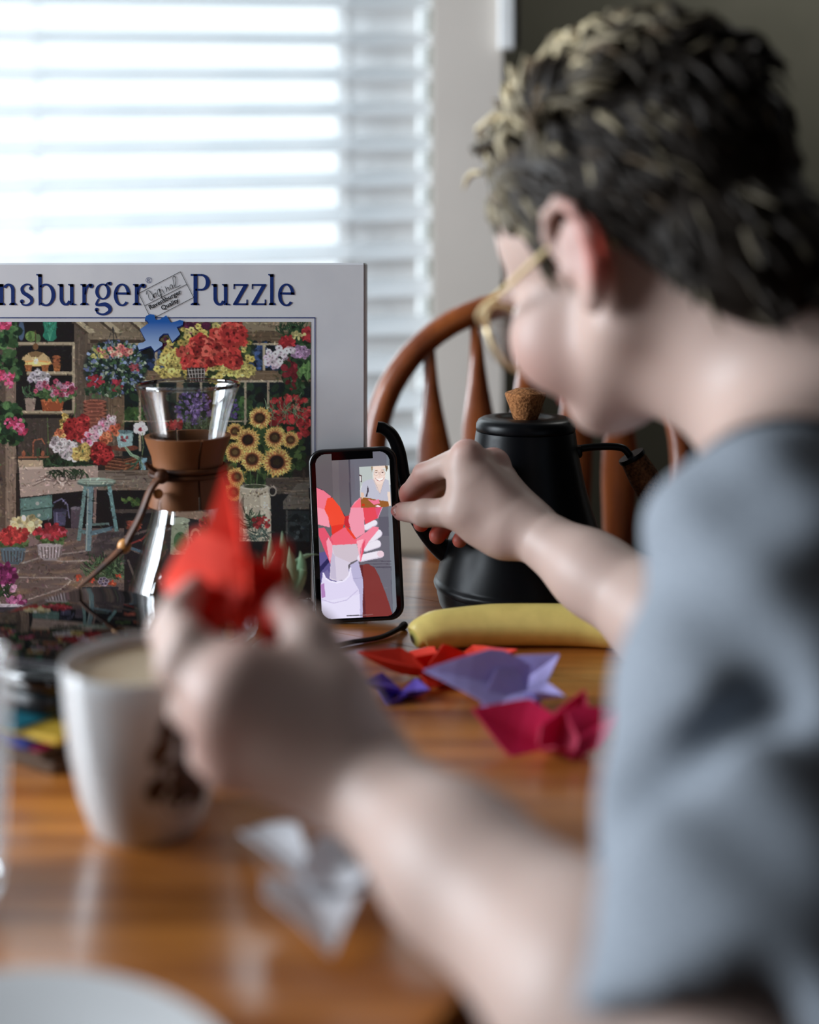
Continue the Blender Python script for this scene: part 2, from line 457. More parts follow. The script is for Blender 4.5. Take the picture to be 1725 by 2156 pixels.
M['ceramic'] = plain('white_glazed_ceramic', L4(198, 199, 200), L4(204, 205, 206), 0.18, 6, 0.5, coat=0.3)
M['coffee'] = plain('milky_coffee', L4(176, 154, 124), L4(196, 178, 150), 0.2, 14, 0.4)
M['banana'] = None
M['card'] = plain('white_box_card', L4(222, 223, 228), L4(228, 229, 233), 0.42, 25, 0.4)
M['ink'] = plain('navy_print_ink', L4(24, 52, 118), L4(20, 46, 110), 0.4, 40, 0.4)
M['inkblack'] = plain('black_print_ink', L4(18, 18, 24), L4(24, 24, 30), 0.4, 40, 0.4)
M['cable'] = plain('black_cable_rubber', L4(14, 15, 18), L4(20, 22, 26), 0.4, 60, 0.4)
M['metal'] = plain('steel', L4(190, 192, 196), L4(200, 202, 206), 0.25, 20, 0.5, metal=1.0)
def paper(name, c1, c2):
    m, nt, b = new_mat(name)
    col, fac = noise_mix(nt, c1, c2, 40, 4); nt.links.new(col, b.inputs['Base Color']); b.inputs['Roughness'].default_value = 0.6
    tl = nt.nodes.new('ShaderNodeBsdfTranslucent'); nt.links.new(col, tl.inputs[0])
    mx = nt.nodes.new('ShaderNodeMixShader'); mx.inputs[0].default_value = 0.3
    nt.links.new(b.outputs[0], mx.inputs[1]); nt.links.new(tl.outputs[0], mx.inputs[2]); nt.links.new(mx.outputs[0], nt.nodes['Material Output'].inputs[0])
    return m
M['redpaper'] = paper('red_paper', L4(232, 52, 26), L4(240, 62, 32))
M['lilac'] = paper('lilac_paper', L4(176, 166, 222), L4(184, 174, 228))
M['violet'] = paper('violet_paper', L4(112, 86, 196), L4(120, 94, 204))
M['magenta'] = paper('magenta_paper', L4(214, 26, 84), L4(222, 32, 92))
M['whitepaper'] = paper('white_paper', L4(228, 228, 232), L4(234, 234, 237))
for k, c in dict(teal=(20, 120, 140), navy=(20, 40, 130), yellow=(214, 178, 60), pink=(206, 30, 120), kraft=(92, 66, 44)).items():
    M[k] = paper(k + '_paper', L4(*c), L4(*[min(255, x + 8) for x in c]))
M['leaf'] = plain('pale_succulent_leaf', L4(120, 160, 124), L4(168, 196, 160), 0.45, 60, 0.4, sss=0.0)
M['pot'] = plain('white_clay_pot', L4(214, 210, 200), None, 0.5, 20)
M['soil'] = plain('potting_soil', L4(40, 28, 20), L4(70, 52, 38), 0.9, 120)

# ------------------------------------------------------------------ the room
def struct(name, g, mat, parent=None, smooth=False, **k):
    o = g.build(name, mat, parent, smooth, **k)
    if parent is None: o['kind'] = 'structure'
    return o
WY = 1.875; WT = 0.12
wx0, wx1, wz0, wz1 = -1.45, 0.0375, 0.74, 2.22          # window opening
def wallbox(x0, x1, y0, y1, z0, z1, g): g.box(((x0 + x1) / 2, (y0 + y1) / 2, (z0 + z1) / 2), (x1 - x0, y1 - y0, z1 - z0))
g = Geo()
wallbox(-2.32, wx0, WY, WY + WT, 0, 2.6, g); wallbox(wx0, wx1, WY, WY + WT, 0, wz0, g); wallbox(wx0, wx1, WY, WY + WT, wz1, 2.6, g)
wallbox(wx1, 0.146, WY, WY + WT, 0, 2.6, g); wallbox(0.146, 1.25, WY, WY + WT, 2.3, 2.6, g); wallbox(1.25, 2.32, WY, WY + WT, 0, 2.6, g)
struct('wall_back', g, M['wall'])
g = Geo()
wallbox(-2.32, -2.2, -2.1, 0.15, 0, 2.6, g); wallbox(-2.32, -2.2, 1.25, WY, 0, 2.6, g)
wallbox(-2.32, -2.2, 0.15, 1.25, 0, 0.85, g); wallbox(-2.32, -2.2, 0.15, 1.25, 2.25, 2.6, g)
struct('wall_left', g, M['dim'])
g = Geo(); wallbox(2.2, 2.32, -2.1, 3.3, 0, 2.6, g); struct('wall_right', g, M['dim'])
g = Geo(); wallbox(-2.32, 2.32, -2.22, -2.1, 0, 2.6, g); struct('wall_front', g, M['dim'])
g = Geo(); wallbox(0.04, 2.32, 3.3, 3.42, 0, 2.6, g); struct('wall_hall', g, M['hall'])
g = Geo(); wallbox(0.04, 0.146, WY + WT, 3.3, 0, 2.6, g); struct('wall_hall_left', g, M['hall'])
g = Geo(); wallbox(-2.4, 2.4, -2.3, 3.5, -0.1, 0, g); struct('floor', g, M['floor'])
g = Geo(); wallbox(-2.4, 2.4, -2.3, 3.5, 2.6, 2.7, g); struct('ceiling', g, M['ceil'])
g = Geo(); wallbox(wx1, 0.146, WY - 0.015, WY, 0, 0.09, g); struct('baseboard_back', g, M['trim'])

def window(name, x0, x1, z0, z1, stiles, mat_frame):
    t = bpy.data.objects.new(name, None); COL.objects.link(t); t.location = ((x0 + x1) / 2, WY, z0); t['kind'] = 'structure'
    g = Geo(); fw = 0.04; yc = WY + 0.09
    wallbox(x0, x1, yc - .02, yc + .02, z0, z0 + fw, g); wallbox(x0, x1, yc - .02, yc + .02, z1 - fw, z1, g)
    wallbox(x0, x0 + fw, yc - .02, yc + .02, z0 + fw, z1 - fw, g)
    fr = struct('window_frame', g, mat_frame, t)
    for a, b_ in stiles:
        g = Geo(); wallbox(a, b_, yc - .025, yc + .025, z0 + fw, z1 - fw, g); struct('window_stile', g, mat_frame, t)
    e = [x0 + fw] + [v for s in stiles for v in s] + [x1]
    for i in range(0, len(e), 2):
        g = Geo(); wallbox(e[i], e[i + 1], yc - .003, yc + .003, z0 + fw, z1 - fw, g); struct('window_pane', g, M['pane'], t)
    return t
w1 = window('window_1', wx0, wx1, wz0, wz1, [(-0.117, 0.012)], M['trim'])
g = Geo(); g.box(((wx0 + wx1) / 2, WY + 0.02, 0.7225), (wx1 - wx0 + 0.1, 0.13, 0.035)); struct('window_sill', g, M['sill'], w1)
g = Geo(); g.box(((wx0 + wx1) / 2, WY - 0.008, 0.66), (wx1 - wx0 + 0.06, 0.016, 0.075)); struct('window_apron', g, M['sill'], w1)
# second window, in the left wall
t = bpy.data.objects.new('window_2', None); COL.objects.link(t); t.location = (-2.26, 0.7, 0.85); t['kind'] = 'structure'
g = Geo()
for (a, b_, c, d) in ((0.15, 1.25, .85, .9), (0.15, 1.25, 2.2, 2.25), (0.15, 0.2, .9, 2.2), (1.2, 1.25, .9, 2.2), (.68, .72, .9, 2.2)): wallbox(-2.28, -2.24, a, b_, c, d, g)
struct('window_frame', g, M['trim'], t)
for a, b_ in ((.2, .68), (.72, 1.2)):
    g = Geo(); wallbox(-2.262, -2.258, a, b_, .9, 2.2, g); struct('window_pane', g, M['pane'], t)

# ------------------------------------------------------------------ blind: every slat a part
BY = 1.912
bl = thing('window_blind', 'white horizontal slat blind lowered over the bright window', 'blind', (-0.7, BY, 0.68))
bx0, bx1 = -1.447, (908 - CX) / F * BY
mid = (bx0 + bx1) / 2; pitch = 79.0 / F * BY
ztop = CZ - (74 - HY) / F * BY
k0 = -14
base_me = None
for k in range(k0, 13):
    px_l = 74 + 79.3 * k                                   # slat height at the left frame edge
    zc = CZ - (px_l - HY) / F * BY
    if zc < 0.70 or zc > 2.2: continue
    droop = np.interp(px_l, [-300, 74, 470, 900], [0.016, 0.0085, -0.028, -0.03])
    prof = [(-0.025, 0.0), (-0.012, 0.0022), (0, 0.003), (0.012, 0.0022), (0.025, 0.0), (0.025, -0.0028), (-0.025, -0.0028)]
    tl_ = math.radians(33)
    pts = [(y * math.cos(tl_) - z * math.sin(tl_), y * math.sin(tl_) + z * math.cos(tl_)) for y, z in prof]
    g = Geo(); xl = (0 - CX) / F * BY
    ra = np.array([(bx0, BY + y, zc + z - droop * (bx0 - xl)) for y, z in pts])
    rb = np.array([(bx1, BY + y, zc + z - droop * (bx1 - xl)) for y, z in pts])
    n = len(pts)
    g.add(np.vstack([ra, rb]), [tuple(range(n)), tuple(range(2 * n - 1, n - 1, -1))] + [(i, n + i, n + (i + 1) % n, (i + 1) % n) for i in range(n)])
    o = g.build('slat', M['slat'], bl, True, 50)
for xx in (75, 728):
    x = (xx - CX) / F * BY
    g = Geo()
    for dy in (-0.024, 0.024): g.tube([(x, BY + dy, 0.69), (x, BY + dy, 2.2)], 0.0011, 6)
    g.tube([(x + .004, BY, 0.69), (x + .004, BY, 2.2)], 0.0012, 6)
    g.build('ladder_cord', M['trim'], bl)
g = Geo(); g.box((mid, BY, 0.678), (bx1 - bx0, 0.05, 0.016), bev=.004); g.build('bottom_rail', M['slat'], bl, True)
g = Geo(); g.box((mid, BY, 2.235), (bx1 - bx0, 0.055, 0.045), bev=.003); g.build('head_rail', M['slat'], bl, True)

# white frame hanging at the edge of the wall
fr = thing('hanging_frame', 'narrow white frame hanging high on the wall beside the dark opening', 'frame', (0.143, WY, 1.41))
g = Geo(); x0 = (1043 - CX) / F * 1.93; x1 = (1082 - CX) / F * 1.93
g.box(((x0 + x1) / 2 - .002, WY - 0.011, 1.57), (x1 - x0 - .006, 0.022, 0.33), bev=.003); g.build('frame', M['trim'], fr)
g = Geo(); g.box((x1 - .001, WY - 0.009, 1.57), (0.006, 0.018, 0.32)); g.build('backing_edge', M['inkblack'], fr, False)

# ------------------------------------------------------------------ table with separate planks
e = unit((0.52, 0.854, 0)); gdir = unit((0.854, -0.52, 0)); zv = np.array((0, 0, 1.0))
AX = np.array([gdir, e, zv])
K = np.array((0.36, 1.075, 0.75)); TL, TW = 1.36, 1.02
tb = thing('dining_table', 'golden oak dining table with plank top holding the puzzle box and kettle', 'table', K * (1, 1, 0) - gdir * TL / 2 - e * TW / 2)
npl = 8; pw = TW / npl
for i in range(npl):
    c = K - gdir * TL / 2 - e * (pw * (i + .5)) - zv * 0.0125
    g = Geo(); g.box(c, (TL, pw - 0.0008, 0.025), AX); g.build('plank', M['oak'], tb, True, 25)
g = Geo()
for off, size in ((-gdir * TL / 2 - e * .09, (TL - .2, .02, .08)), (-gdir * TL / 2 - e * (TW - .09), (TL - .2, .02, .08)), (-gdir * .1 - e * TW / 2, (.02, TW - .2, .08)), (-gdir * (TL - .1) - e * TW / 2, (.02, TW - .2, .08))):
    g.box(K + off - zv * .066, size, AX)
g.build('apron', M['oak_leg'], tb, False)
for a in (0.1, TL - .1):
    for b_ in (.1, TW - .1):
        g = Geo(); p = K - gdir * a - e * b_
        g.lathe([(.026, 0), (.03, .03), (.022, .09), (.032, .3), (.036, .45), (.026, .52), (.038, .56), (.038, .725)], (p[0], p[1], 0), 20); g.build('leg', M['oak_leg'], tb)

# ------------------------------------------------------------------ chairs: bow back with arrow slats
def make_chair(name, label, loc, rotz, group):
    t = bpy.data.objects.new(name, None); COL.objects.link(t); t.empty_display_size = .05
    tag(t, label, 'chair', group)
    def P_(g, nm, **k): return g.build(nm, M['chair'], t, True, 40)
    g = Geo(); n = 32; rings = []
    for z, s_ in ((.425, .93), (.432, .99), (.448, 1.0), (.455, .96)):
        rings.append([(s_ * .215 * np.sign(math.cos(a)) * abs(math.cos(a)) ** .7, s_ * .205 * np.sign(math.sin(a)) * abs(math.sin(a)) ** .7, z) for a in np.linspace(0, 2 * math.pi, n, endpoint=False)])
    f = [tuple(range(n - 1, -1, -1)), tuple(range(3 * n, 4 * n))]
    for r in range(3): f += [(r * n + i, r * n + (i + 1) % n, (r + 1) * n + (i + 1) % n, (r + 1) * n + i) for i in range(n)]
    g.add(np.array(rings).reshape(-1, 3), f); P_(g, 'seat')
    def back(x, z): return np.array((x, 0.165 + (z - .455) * 0.16, z))      # the back leans away
    path = [back(.184 * math.cos(a), .84 + .182 * math.sin(a)) for a in np.linspace(0, math.pi, 28)]
    leg = lambda s_: [back(s_ * (.176 + .008 * t_), .455 + .38 * t_) for t_ in np.linspace(0, 1, 8)[:-1]]
    full = [p for p in leg(1)] + path + [p for p in leg(-1)][::-1]
    g = Geo(); g.tube(full, 0.0155, 10); P_(g, 'bow')
    for i, x in enumerate((-.118, -.061, -.001, .059, .115)):
        zt = .84 + .182 * math.sqrt(max(0, 1 - (x / .184) ** 2)) - .006; zb = .452
        zs = np.linspace(zb, zt, 22); u = (zs - zb) / (zt - zb)
        hw = np.interp(u, [0, .15, .35, .55, .70, .76, .84, .92, 1], [.009, .010, .012, .017, .0215, .0205, .013, .008, .007])
        xs = x * (0.78 + .22 * u)
        g = Geo(); v = []; 
        for j in range(22):
            p = back(xs[j], zs[j]); d = .0055
            for q in range(8):
                a = 2 * math.pi * q / 8; v.append(p + (hw[j] * math.cos(a), d * math.sin(a), 0))
        f = [(j * 8 + q, j * 8 + (q + 1) % 8, j * 8 + 8 + (q + 1) % 8, j * 8 + 8 + q) for j in range(21) for q in range(8)] + [tuple(range(7, -1, -1)), tuple(range(168, 176))]
        g.add(v, f); P_(g, 'back_slat')
    for sx in (-1, 1):
        for sy in (-1, 1):
            a = np.array((sx * .15, sy * .14, .43)); b_ = np.array((sx * .2, sy * .2, 0))
            g = Geo(); g.tube([a + (b_ - a) * q for q in (0, .25, .4, .55, .7, 1)], [.014, .018, .02, .016, .017, .011], 10); P_(g, 'leg')
    for sx in (-1, 1): 
        g = Geo(); g.tube([(sx * .175, -.17, .2), (sx * .175, .17, .2)], [.008, .008], 8); P_(g, 'stretcher')
    g = Geo(); g.tube([(-.175, 0, .2), (.175, 0, .2)], .009, 8); P_(g, 'stretcher')
    for c in t.children: c.matrix_parent_inverse = Matrix()
    t.location = loc; t.rotation_euler = (0, 0, rotz)
    return t
cx_ = (1106 - CX) / F * 1.46
ch = make_chair('dining_chair', 'orange brown bow back wooden chair with arrow slats behind the black kettle', (cx_, 1.37 - .225 + .05, 0), 0, 'bow back dining chairs')
for c in ch.children: c.matrix_parent_inverse = Matrix()
def copy_chair(src, label, loc, rz):
    r = src.copy(); COL.objects.link(r); r.location = loc; r.rotation_euler = (0, 0, rz); r['label'] = label
    for c in src.children:
        d = c.copy(); COL.objects.link(d); d.parent = r
    return r
seatc = np.array((0.50, 0.475, 0))
copy_chair(ch, 'bow back wooden chair the person in the grey shirt sits on', tuple(seatc), math.atan2(-.57, .82) - math.pi / 2)

# ------------------------------------------------------------------ puzzle box
BYF = 1.09; S = BYF / F
def FX(px, py, off=0.0): return np.array([(px - CX) * S, BYF - off, CZ - (py - HY) * S])
bxr = FX(769.5, 0)[0]; bxl = -0.505; bzt = CZ - (554 - HY) * S
pb = thing('puzzle_box', 'large white jigsaw box printed with a flower filled potting shed', 'box', ((bxl + bxr) / 2, BYF + .03, .75))
g = Geo(); g.box(((bxl + bxr) / 2, BYF + .0265, (.7515 + bzt) / 2), (bxr - bxl, .053, bzt - .7515), bev=.0016); g.build('lid', M['card'], pb, True, 25)
g = Geo(); g.box(((bxl + bxr) / 2, BYF + .056, (.7505 + bzt) / 2), (bxr - bxl - .004, .006, bzt - .7535)); g.build('tray', M['card'], pb, False)

pa = Paint(-330, 677, 656, 1291, 0.8); C_ = pa
exec_paint_box = None
def paint_box(p):
    wood = [(150, 130, 105), (110, 92, 72), (75, 60, 46)]; dk = (27, 24, 24)
    p.rect(-340, 670, 660, 1300, (38, 33, 30))
    # left of the frame: more of the same shed, cut off by the photograph
    p.rect(-340, 670, 0, 960, (66, 56, 48)); p.streaks(-340, 670, 0, 960, wood, 80, True, .3)
    for y in (730, 800, 880): p.rect(-320, y, -60, y + 8, (150, 134, 108))
    for x in range(-310, -70, 34):
        for y in (716, 786, 866):
            p.el(x, y, 11, 13, p.rg.uniform(40, 150, 3)); 
    for x in (-300, -215, -120, -40): 
        p.cluster(x, 960, 42, 50, [(40, 62, 40), (60, 84, 52)], 70, 6); p.cluster(x, 935, 38, 36, [(170, 40, 60), (210, 170, 80), (190, 120, 170)], 34, 7, petal=True)
    p.rect(-340, 1010, 0, 1100, (96, 82, 68)); p.streaks(-340, 1010, 0, 1100, wood, 60)
    p.rect(-340, 1100, 260, 1300, (88, 76, 70))
    # shed walls
    p.rect(150, 677, 262, 960, (84, 72, 60)); p.streaks(150, 677, 262, 960, wood, 60, True, .35)
    p.rect(28, 677, 156, 1000, dk)
    p.rect(38, 880, 152, 985, (62, 54, 48)); p.streaks(38, 880, 150, 980, [(44, 38, 34), (80, 70, 60)], 30, True)
    p.rect(0, 677, 34, 1130, (120, 102, 86)); p.rect(0, 677, 12, 1130, (82, 68, 58)); p.streaks(12, 677, 36, 1130, [(150, 128, 108), (90, 74, 62)], 40, True, .5)
    # rafters and beams
    p.rect(185, 677, 330, 722, (116, 102, 80)); p.streaks(185, 680, 330, 720, wood, 25)
    for x in (150, 208, 270): p.poly([(x, 677), (x + 24, 677), (x + 52, 700), (x + 36, 702)], (160, 146, 116)); p.poly([(x, 677), (x + 8, 677), (x + 38, 702), (x + 30, 702)], (70, 58, 46))
    p.rect(190, 715, 330, 722, (60, 48, 38))
    p.rect(320, 677, 656, 700, (128, 114, 88)); p.rect(320, 698, 656, 722, (92, 76, 56)); p.streaks(320, 678, 656, 722, wood + [(48, 36, 26)], 60)
    # windows
    p.rect(255, 722, 656, 790, (26, 40, 62)); p.cluster(450, 750, 200, 34, [(20, 34, 40), (44, 66, 110), (16, 24, 30), (60, 84, 130)], 240, 7)
    p.rect(258, 780, 656, 804, (106, 86, 62)); p.streaks(258, 780, 656, 804, wood, 40)
    p.rect(258, 804, 656, 960, (20, 30, 32)); p.cluster(450, 870, 200, 70, [(24, 40, 34), (34, 56, 38), (14, 20, 24)], 300, 9)
    p.cluster(300, 872, 40, 14, [(70, 100, 50), (50, 80, 40)], 60, 6); p.cluster(500, 860, 34, 24, [(60, 92, 46), (44, 72, 40)], 50, 6)
    for x in (329, 556): p.rect(x - 3, 726, x + 3, 780, (166, 152, 124))
    for x in (295, 332, 383, 424, 517, 565): p.rect(x - 2.5, 804, x + 2.5, 950, (150, 136, 110))
    p.rect(372, 804, 386, 900, (120, 100, 76)); p.rect(255, 801, 620, 805, (168, 154, 126)); p.rect(262, 885, 560, 888, (150, 138, 112))
    p.rect(268, 722, 330, 727, (160, 146, 118)); p.rect(520, 722, 600, 727, (160, 146, 118))
    p.rect(228, 822, 262, 912, (104, 84, 62)); p.streaks(228, 822, 262, 912, wood, 26, True)
    # shelf with vases and pots
    for y, x0 in ((720, 30), (782, 56), (864, 36)): p.rect(x0, y, 156, y + 8, (156, 142, 114)); p.rect(x0, y + 6, 156, y + 8.5, (96, 84, 66))
    p.rect(152, 722, 158, 868, (150, 136, 110))
    p.el(33, 700, 6, 19, (66, 92, 66)); p.el(45, 697, 7, 20, (62, 84, 110)); p.el(66, 708, 13, 11, (96, 128, 62)); p.el(63, 708, 4, 10, (70, 98, 48)); p.el(80, 712, 6, 9, (80, 104, 60))
    p.poly([(90, 677), (120, 677), (118, 700), (120, 712), (112, 718), (98, 718), (90, 708), (94, 696)], (22, 112, 88))
    for d in (-12, -6, 0, 6, 12): p.line([(105, 716), (105 + d * .5, 696), (105 + d, 678)], 1.2, (80, 168, 130), .7)
    p.line([(75, 696), (75, 728)], 2, (70, 52, 36)); p.el(75, 730, 6, 7, (110, 76, 44))
    p.poly([(43, 764), (48, 752), (60, 743), (75, 739), (92, 743), (103, 752), (109, 764)], (186, 158, 104)); p.poly([(60, 743), (75, 739), (92, 743), (80, 752), (66, 752)], (120, 92, 56))
    p.el(76, 765, 33, 6.5, (214, 150, 70)); p.el(76, 766, 26, 4.5, (240, 190, 100)); p.el(76, 761, 5, 6, (255, 232, 180))
    for x in (60, 95, 120): p.poly([(x - 8, 768), (x + 8, 768), (x + 6, 782), (x - 6, 782)], (150, 86, 36))
    for q in range(3): p.el(119, 752 + 7 * q, 9, 4, (140, 78, 40))
    p.cluster(82, 793, 20, 14, [(206, 200, 204), (180, 172, 184)], 26, 6, petal=True); p.line([(80, 806), (68, 830)], 1.2, (90, 100, 60))
    p.poly([(52, 838), (76, 838), (73, 865), (55, 865)], (140, 122, 108)); p.leaves(62, 834, 10, 4, [(70, 100, 66), (40, 66, 46)], 14, 26, 2.4, 2.6)
    p.poly([(86, 842), (136, 842), (130, 866), (90, 866)], (140, 66, 26)); p.el(111, 843, 25, 4, (180, 96, 44))
    p.cluster(118, 828, 44, 16, [(66, 96, 52), (84, 116, 66), (46, 70, 42)], 110, 5); p.cluster(116, 818, 46, 16, [(206, 140, 170), (220, 180, 196), (170, 60, 90)], 40, 5, petal=True)
    # ivy on the post
    for cx, cy in ((18, 770), (16, 880), (22, 905), (10, 700)): p.cluster(cx, cy, 30, 30, [(34, 62, 36), (54, 88, 48), (22, 42, 28), (70, 106, 60)], 70, 9)
    for cx, cy, rx, ry in ((20, 800, 9, 16), (8, 684, 16, 9), (28, 890, 18, 12), (46, 905, 12, 10), (4, 790, 6, 12)): p.cluster(cx, cy, rx, ry, [(196, 40, 96), (160, 28, 70), (220, 90, 140)], 34, 4)
    # hanging basket left
    p.line([(238, 690), (226, 722)], 1.5, (34, 34, 40)); p.line([(238, 690), (240, 722)], 1.5, (34, 34, 40)); p.line([(238, 690), (250, 722)], 1.5, (34, 34, 40)); p.el(238, 719, 16, 4, (50, 50, 56))
    p.el(243, 776, 66, 56, (24, 36, 36), soft=.15); p.cluster(243, 776, 66, 60, [(46, 72, 48), (66, 100, 60), (30, 48, 40), (90, 104, 150), (120, 140, 170), (140, 156, 130)], 520, 3.6)
    p.cluster(244, 738, 36, 16, [(214, 120, 110), (226, 160, 130), (200, 90, 90)], 30, 5, petal=True); p.cluster(206, 742, 16, 12, [(190, 180, 90)], 22, 3.5)
    p.cluster(200, 805, 18, 16, [(150, 26, 46)], 26, 4); p.cluster(246, 812, 12, 16, [(164, 30, 54)], 26, 4); p.cluster(285, 772, 10, 12, [(150, 60, 70)], 14, 3.5); p.cluster(215, 822, 40, 14, [(40, 66, 44), (70, 96, 60)], 50, 4)
    # saucers, teal pot, basket, orchid
    for q in range(7):
        y = 846 + 8 * q; p.el(200, y + 3, 24, 6, (56, 28, 22)); p.el(200, y, 24, 5, (152, 86, 64)); p.el(200, y, 19, 3, (110, 60, 46))
    p.el(262, 943, 30, 7, (104, 54, 38)); p.poly([(244, 910), (281, 908), (279, 938), (250, 943)], (134, 168, 168)); p.el(262, 909, 18, 4, (90, 120, 124)); p.cluster(262, 924, 8, 6, [(150, 60, 70), (90, 60, 70)], 10, 2.5)
    for q in range(14): p.line([(222, 962 + q * 2.4), (262, 968 + q * 2.4), (292, 960 + q * 2)], 1.6, [(120, 66, 40), (80, 42, 28), (160, 96, 60)][q % 3])
    for a in range(5): p.el(296 + 9 * math.cos(a * 1.257), 902 + 9 * math.sin(a * 1.257), 7.5, 6.5, (212, 206, 210))
    p.el(296, 904, 4, 4, (150, 30, 50)); p.line([(300, 912), (302, 940), (298, 968)], 1.6, (110, 130, 80)); p.poly([(292, 964), (310, 964), (307, 990), (296, 990)], (112, 156, 172)); p.leaves(294, 966, 4, 3, [(120, 150, 120), (60, 90, 70)], 9, 34, 2.4, 3.0, 2.4)
    # gladioli in the sink
    p.leaves(130, 985, 48, 8, [(26, 46, 32), (44, 70, 44), (20, 34, 26)], 110, 34, 2.6, 3.4)
    for a, b_ in (((102, 935), (100, 880)), ((150, 920), (160, 850)), ((190, 930), (248, 866)), ((215, 940), (262, 890))): p.line([a, b_], 1.8, (84, 104, 54))
    for cx, cy, rx, ry, rot, cols, n, z in ((135, 896, 7, 26, .1, [(206, 168, 60), (220, 190, 96)], 34, 5), (149, 905, 14, 22, .2, [(166, 24, 26), (136, 18, 24)], 44, 7), (174, 900, 12, 28, .15, [(150, 22, 28), (176, 34, 34)], 44, 7),
                                            (208, 908, 44, 14, -.75, [(216, 160, 180), (206, 90, 130), (230, 200, 206)], 76, 6), (232, 914, 26, 9, -.8, [(220, 120, 70), (206, 90, 50)], 30, 6), (126, 918, 10, 12, 0, [(216, 110, 60), (230, 170, 90)], 18, 5),
                                            (138, 945, 34, 18, .5, [(214, 206, 204), (196, 186, 190), (180, 166, 170)], 76, 6), (178, 952, 24, 14, -.2, [(214, 184, 92), (196, 166, 76)], 46, 6), (212, 955, 22, 18, 0, [(160, 22, 26), (190, 40, 36), (120, 14, 20)], 60, 7)):
        p.cluster(cx, cy, rx, ry, cols, n, z, rot, True)
    p.line([(70, 960), (70, 932), (74, 926), (88, 924), (94, 934)], 3, (150, 84, 54)); p.el(50, 955, 4, 6, (140, 76, 48)); p.el(90, 955, 4, 6, (140, 76, 48)); p.line([(40, 963), (102, 962)], 4, (140, 86, 56))
    # carved sink front
    p.poly([(38, 968), (90, 968), (92, 986), (40, 986)], (168, 146, 118))
    p.poly([(40, 986), (206, 980), (208, 1030), (43, 1047)], (158, 138, 126)); p.poly([(40, 984), (92, 982), (92, 987), (40, 989)], (186, 166, 150))
    for sgn in (-1, 1):
        for q in range(9):
            a = -.2 - q * .28; cx, cy = 131, 1012; l = 56 - q * 4
            pts = [(cx + sgn * 8, cy), (cx + sgn * l * .5 * abs(math.cos(a)) + sgn * 8, cy + l * .32 * math.sin(a * 1.6) + 2), (cx + sgn * l * abs(math.cos(a * .8)) + sgn * 6, cy + l * .42 * math.sin(a * 1.5 + .5) + 4)]
            p.line([(x, y + 1.5) for x, y in pts], 3.6, (104, 86, 78)); p.line(pts, 2.6, (184, 164, 152))
    for q in range(4): p.el(131, 1008, 15 - q * 3.6, 13 - q * 3, (110, 92, 84) if q % 2 == 0 else (186, 166, 154))
    p.el(131, 1019, 5, 4, (190, 170, 158)); p.leaves(140, 990, 40, 3, [(24, 42, 30), (40, 62, 40)], 34, 20, 2.2, 2.4, dirn=1.5)
    # bench, drawers, watering cans
    p.rect(206, 990, 330, 1032, (112, 100, 88)); p.streaks(206, 990, 330, 1032, wood + [(40, 32, 28)], 40); p.rect(206, 1032, 330, 1120, (24, 22, 24)); p.rect(240, 1072, 330, 1080, (70, 62, 56)); p.cluster(276, 1056, 18, 8, [(84, 110, 50), (50, 76, 40)], 30, 4); p.el(310, 1064, 12, 8, (120, 60, 34))
    p.poly([(42, 1048), (206, 1032), (206, 1120), (42, 1120)], (22, 22, 26))
    p.poly([(42, 1050), (110, 1042), (110, 1092), (44, 1104)], (78, 112, 106)); p.poly([(48, 1053), (106, 1046), (106, 1067), (49, 1075)], (88, 124, 116)); p.poly([(49, 1079), (106, 1071), (106, 1088), (50, 1098)], (84, 118, 110)); p.line([(47, 1076), (108, 1068)], 2, (40, 60, 60)); p.el(79, 1060, 4, 4, (150, 156, 150)); p.el(82, 1085, 4, 4, (140, 148, 140))
    p.poly([(112, 1075), (140, 1072), (138, 1106), (114, 1108)], (66, 66, 92)); p.el(126, 1074, 14, 4, (40, 40, 60)); p.line([(114, 1058), (130, 1050), (142, 1062), (146, 1090)], 3, (92, 92, 120)); p.poly([(149, 1070), (172, 1070), (170, 1112), (150, 1112)], (74, 64, 74)); p.el(160, 1070, 11, 4, (110, 104, 116)); p.line([(120, 1080), (120, 1100)], 3, (130, 130, 160), .6)
    # stone floor
    p.rect(0, 1112, 262, 1300, (92, 78, 74)); p.poly([(210, 1120), (262, 1120), (262, 1180), (180, 1170)], (60, 54, 56))
    for _ in range(90):
        x, y = p.rg.uniform(0, 250), p.rg.uniform(1130, 1285); p.el(x, y, p.rg.uniform(10, 34), p.rg.uniform(2, 6), [(150, 116, 84), (112, 98, 92), (70, 58, 58), (160, 136, 104), (104, 76, 54)][p.rg.integers(5)], .35, p.rg.uniform(-.3, .1), soft=.8)
    for pts in ([(0, 1190), (50, 1185), (90, 1172), (180, 1160)], [(20, 1215), (70, 1216), (140, 1216), (150, 1222), (128, 1240), (60, 1262)], [(40, 1200), (30, 1215)], [(90, 1172), (130, 1182), (190, 1180)], [(0, 1166), (60, 1160)]): p.line(pts, 3.2, (156, 146, 138), .7)
    # stool
    for pts, c in (([(176, 1022), (184, 1022), (170, 1138), (162, 1138)], (96, 130, 128)), ([(226, 1022), (234, 1022), (250, 1118), (242, 1120)], (92, 132, 132)), ([(198, 1026), (204, 1026), (202, 1104), (196, 1104)], (120, 100, 92)),
                   ([(166, 1112), (184, 1118), (184, 1126), (166, 1120)], (78, 108, 110)), ([(184, 1120), (236, 1108), (236, 1116), (184, 1130)], (80, 108, 118)), ([(180, 1103), (230, 1100), (230, 1105), (180, 1108)], (84, 108, 104)), ([(184, 1024), (197, 1024), (192, 1160), (180, 1160)], (96, 126, 132))): p.poly(pts, c)
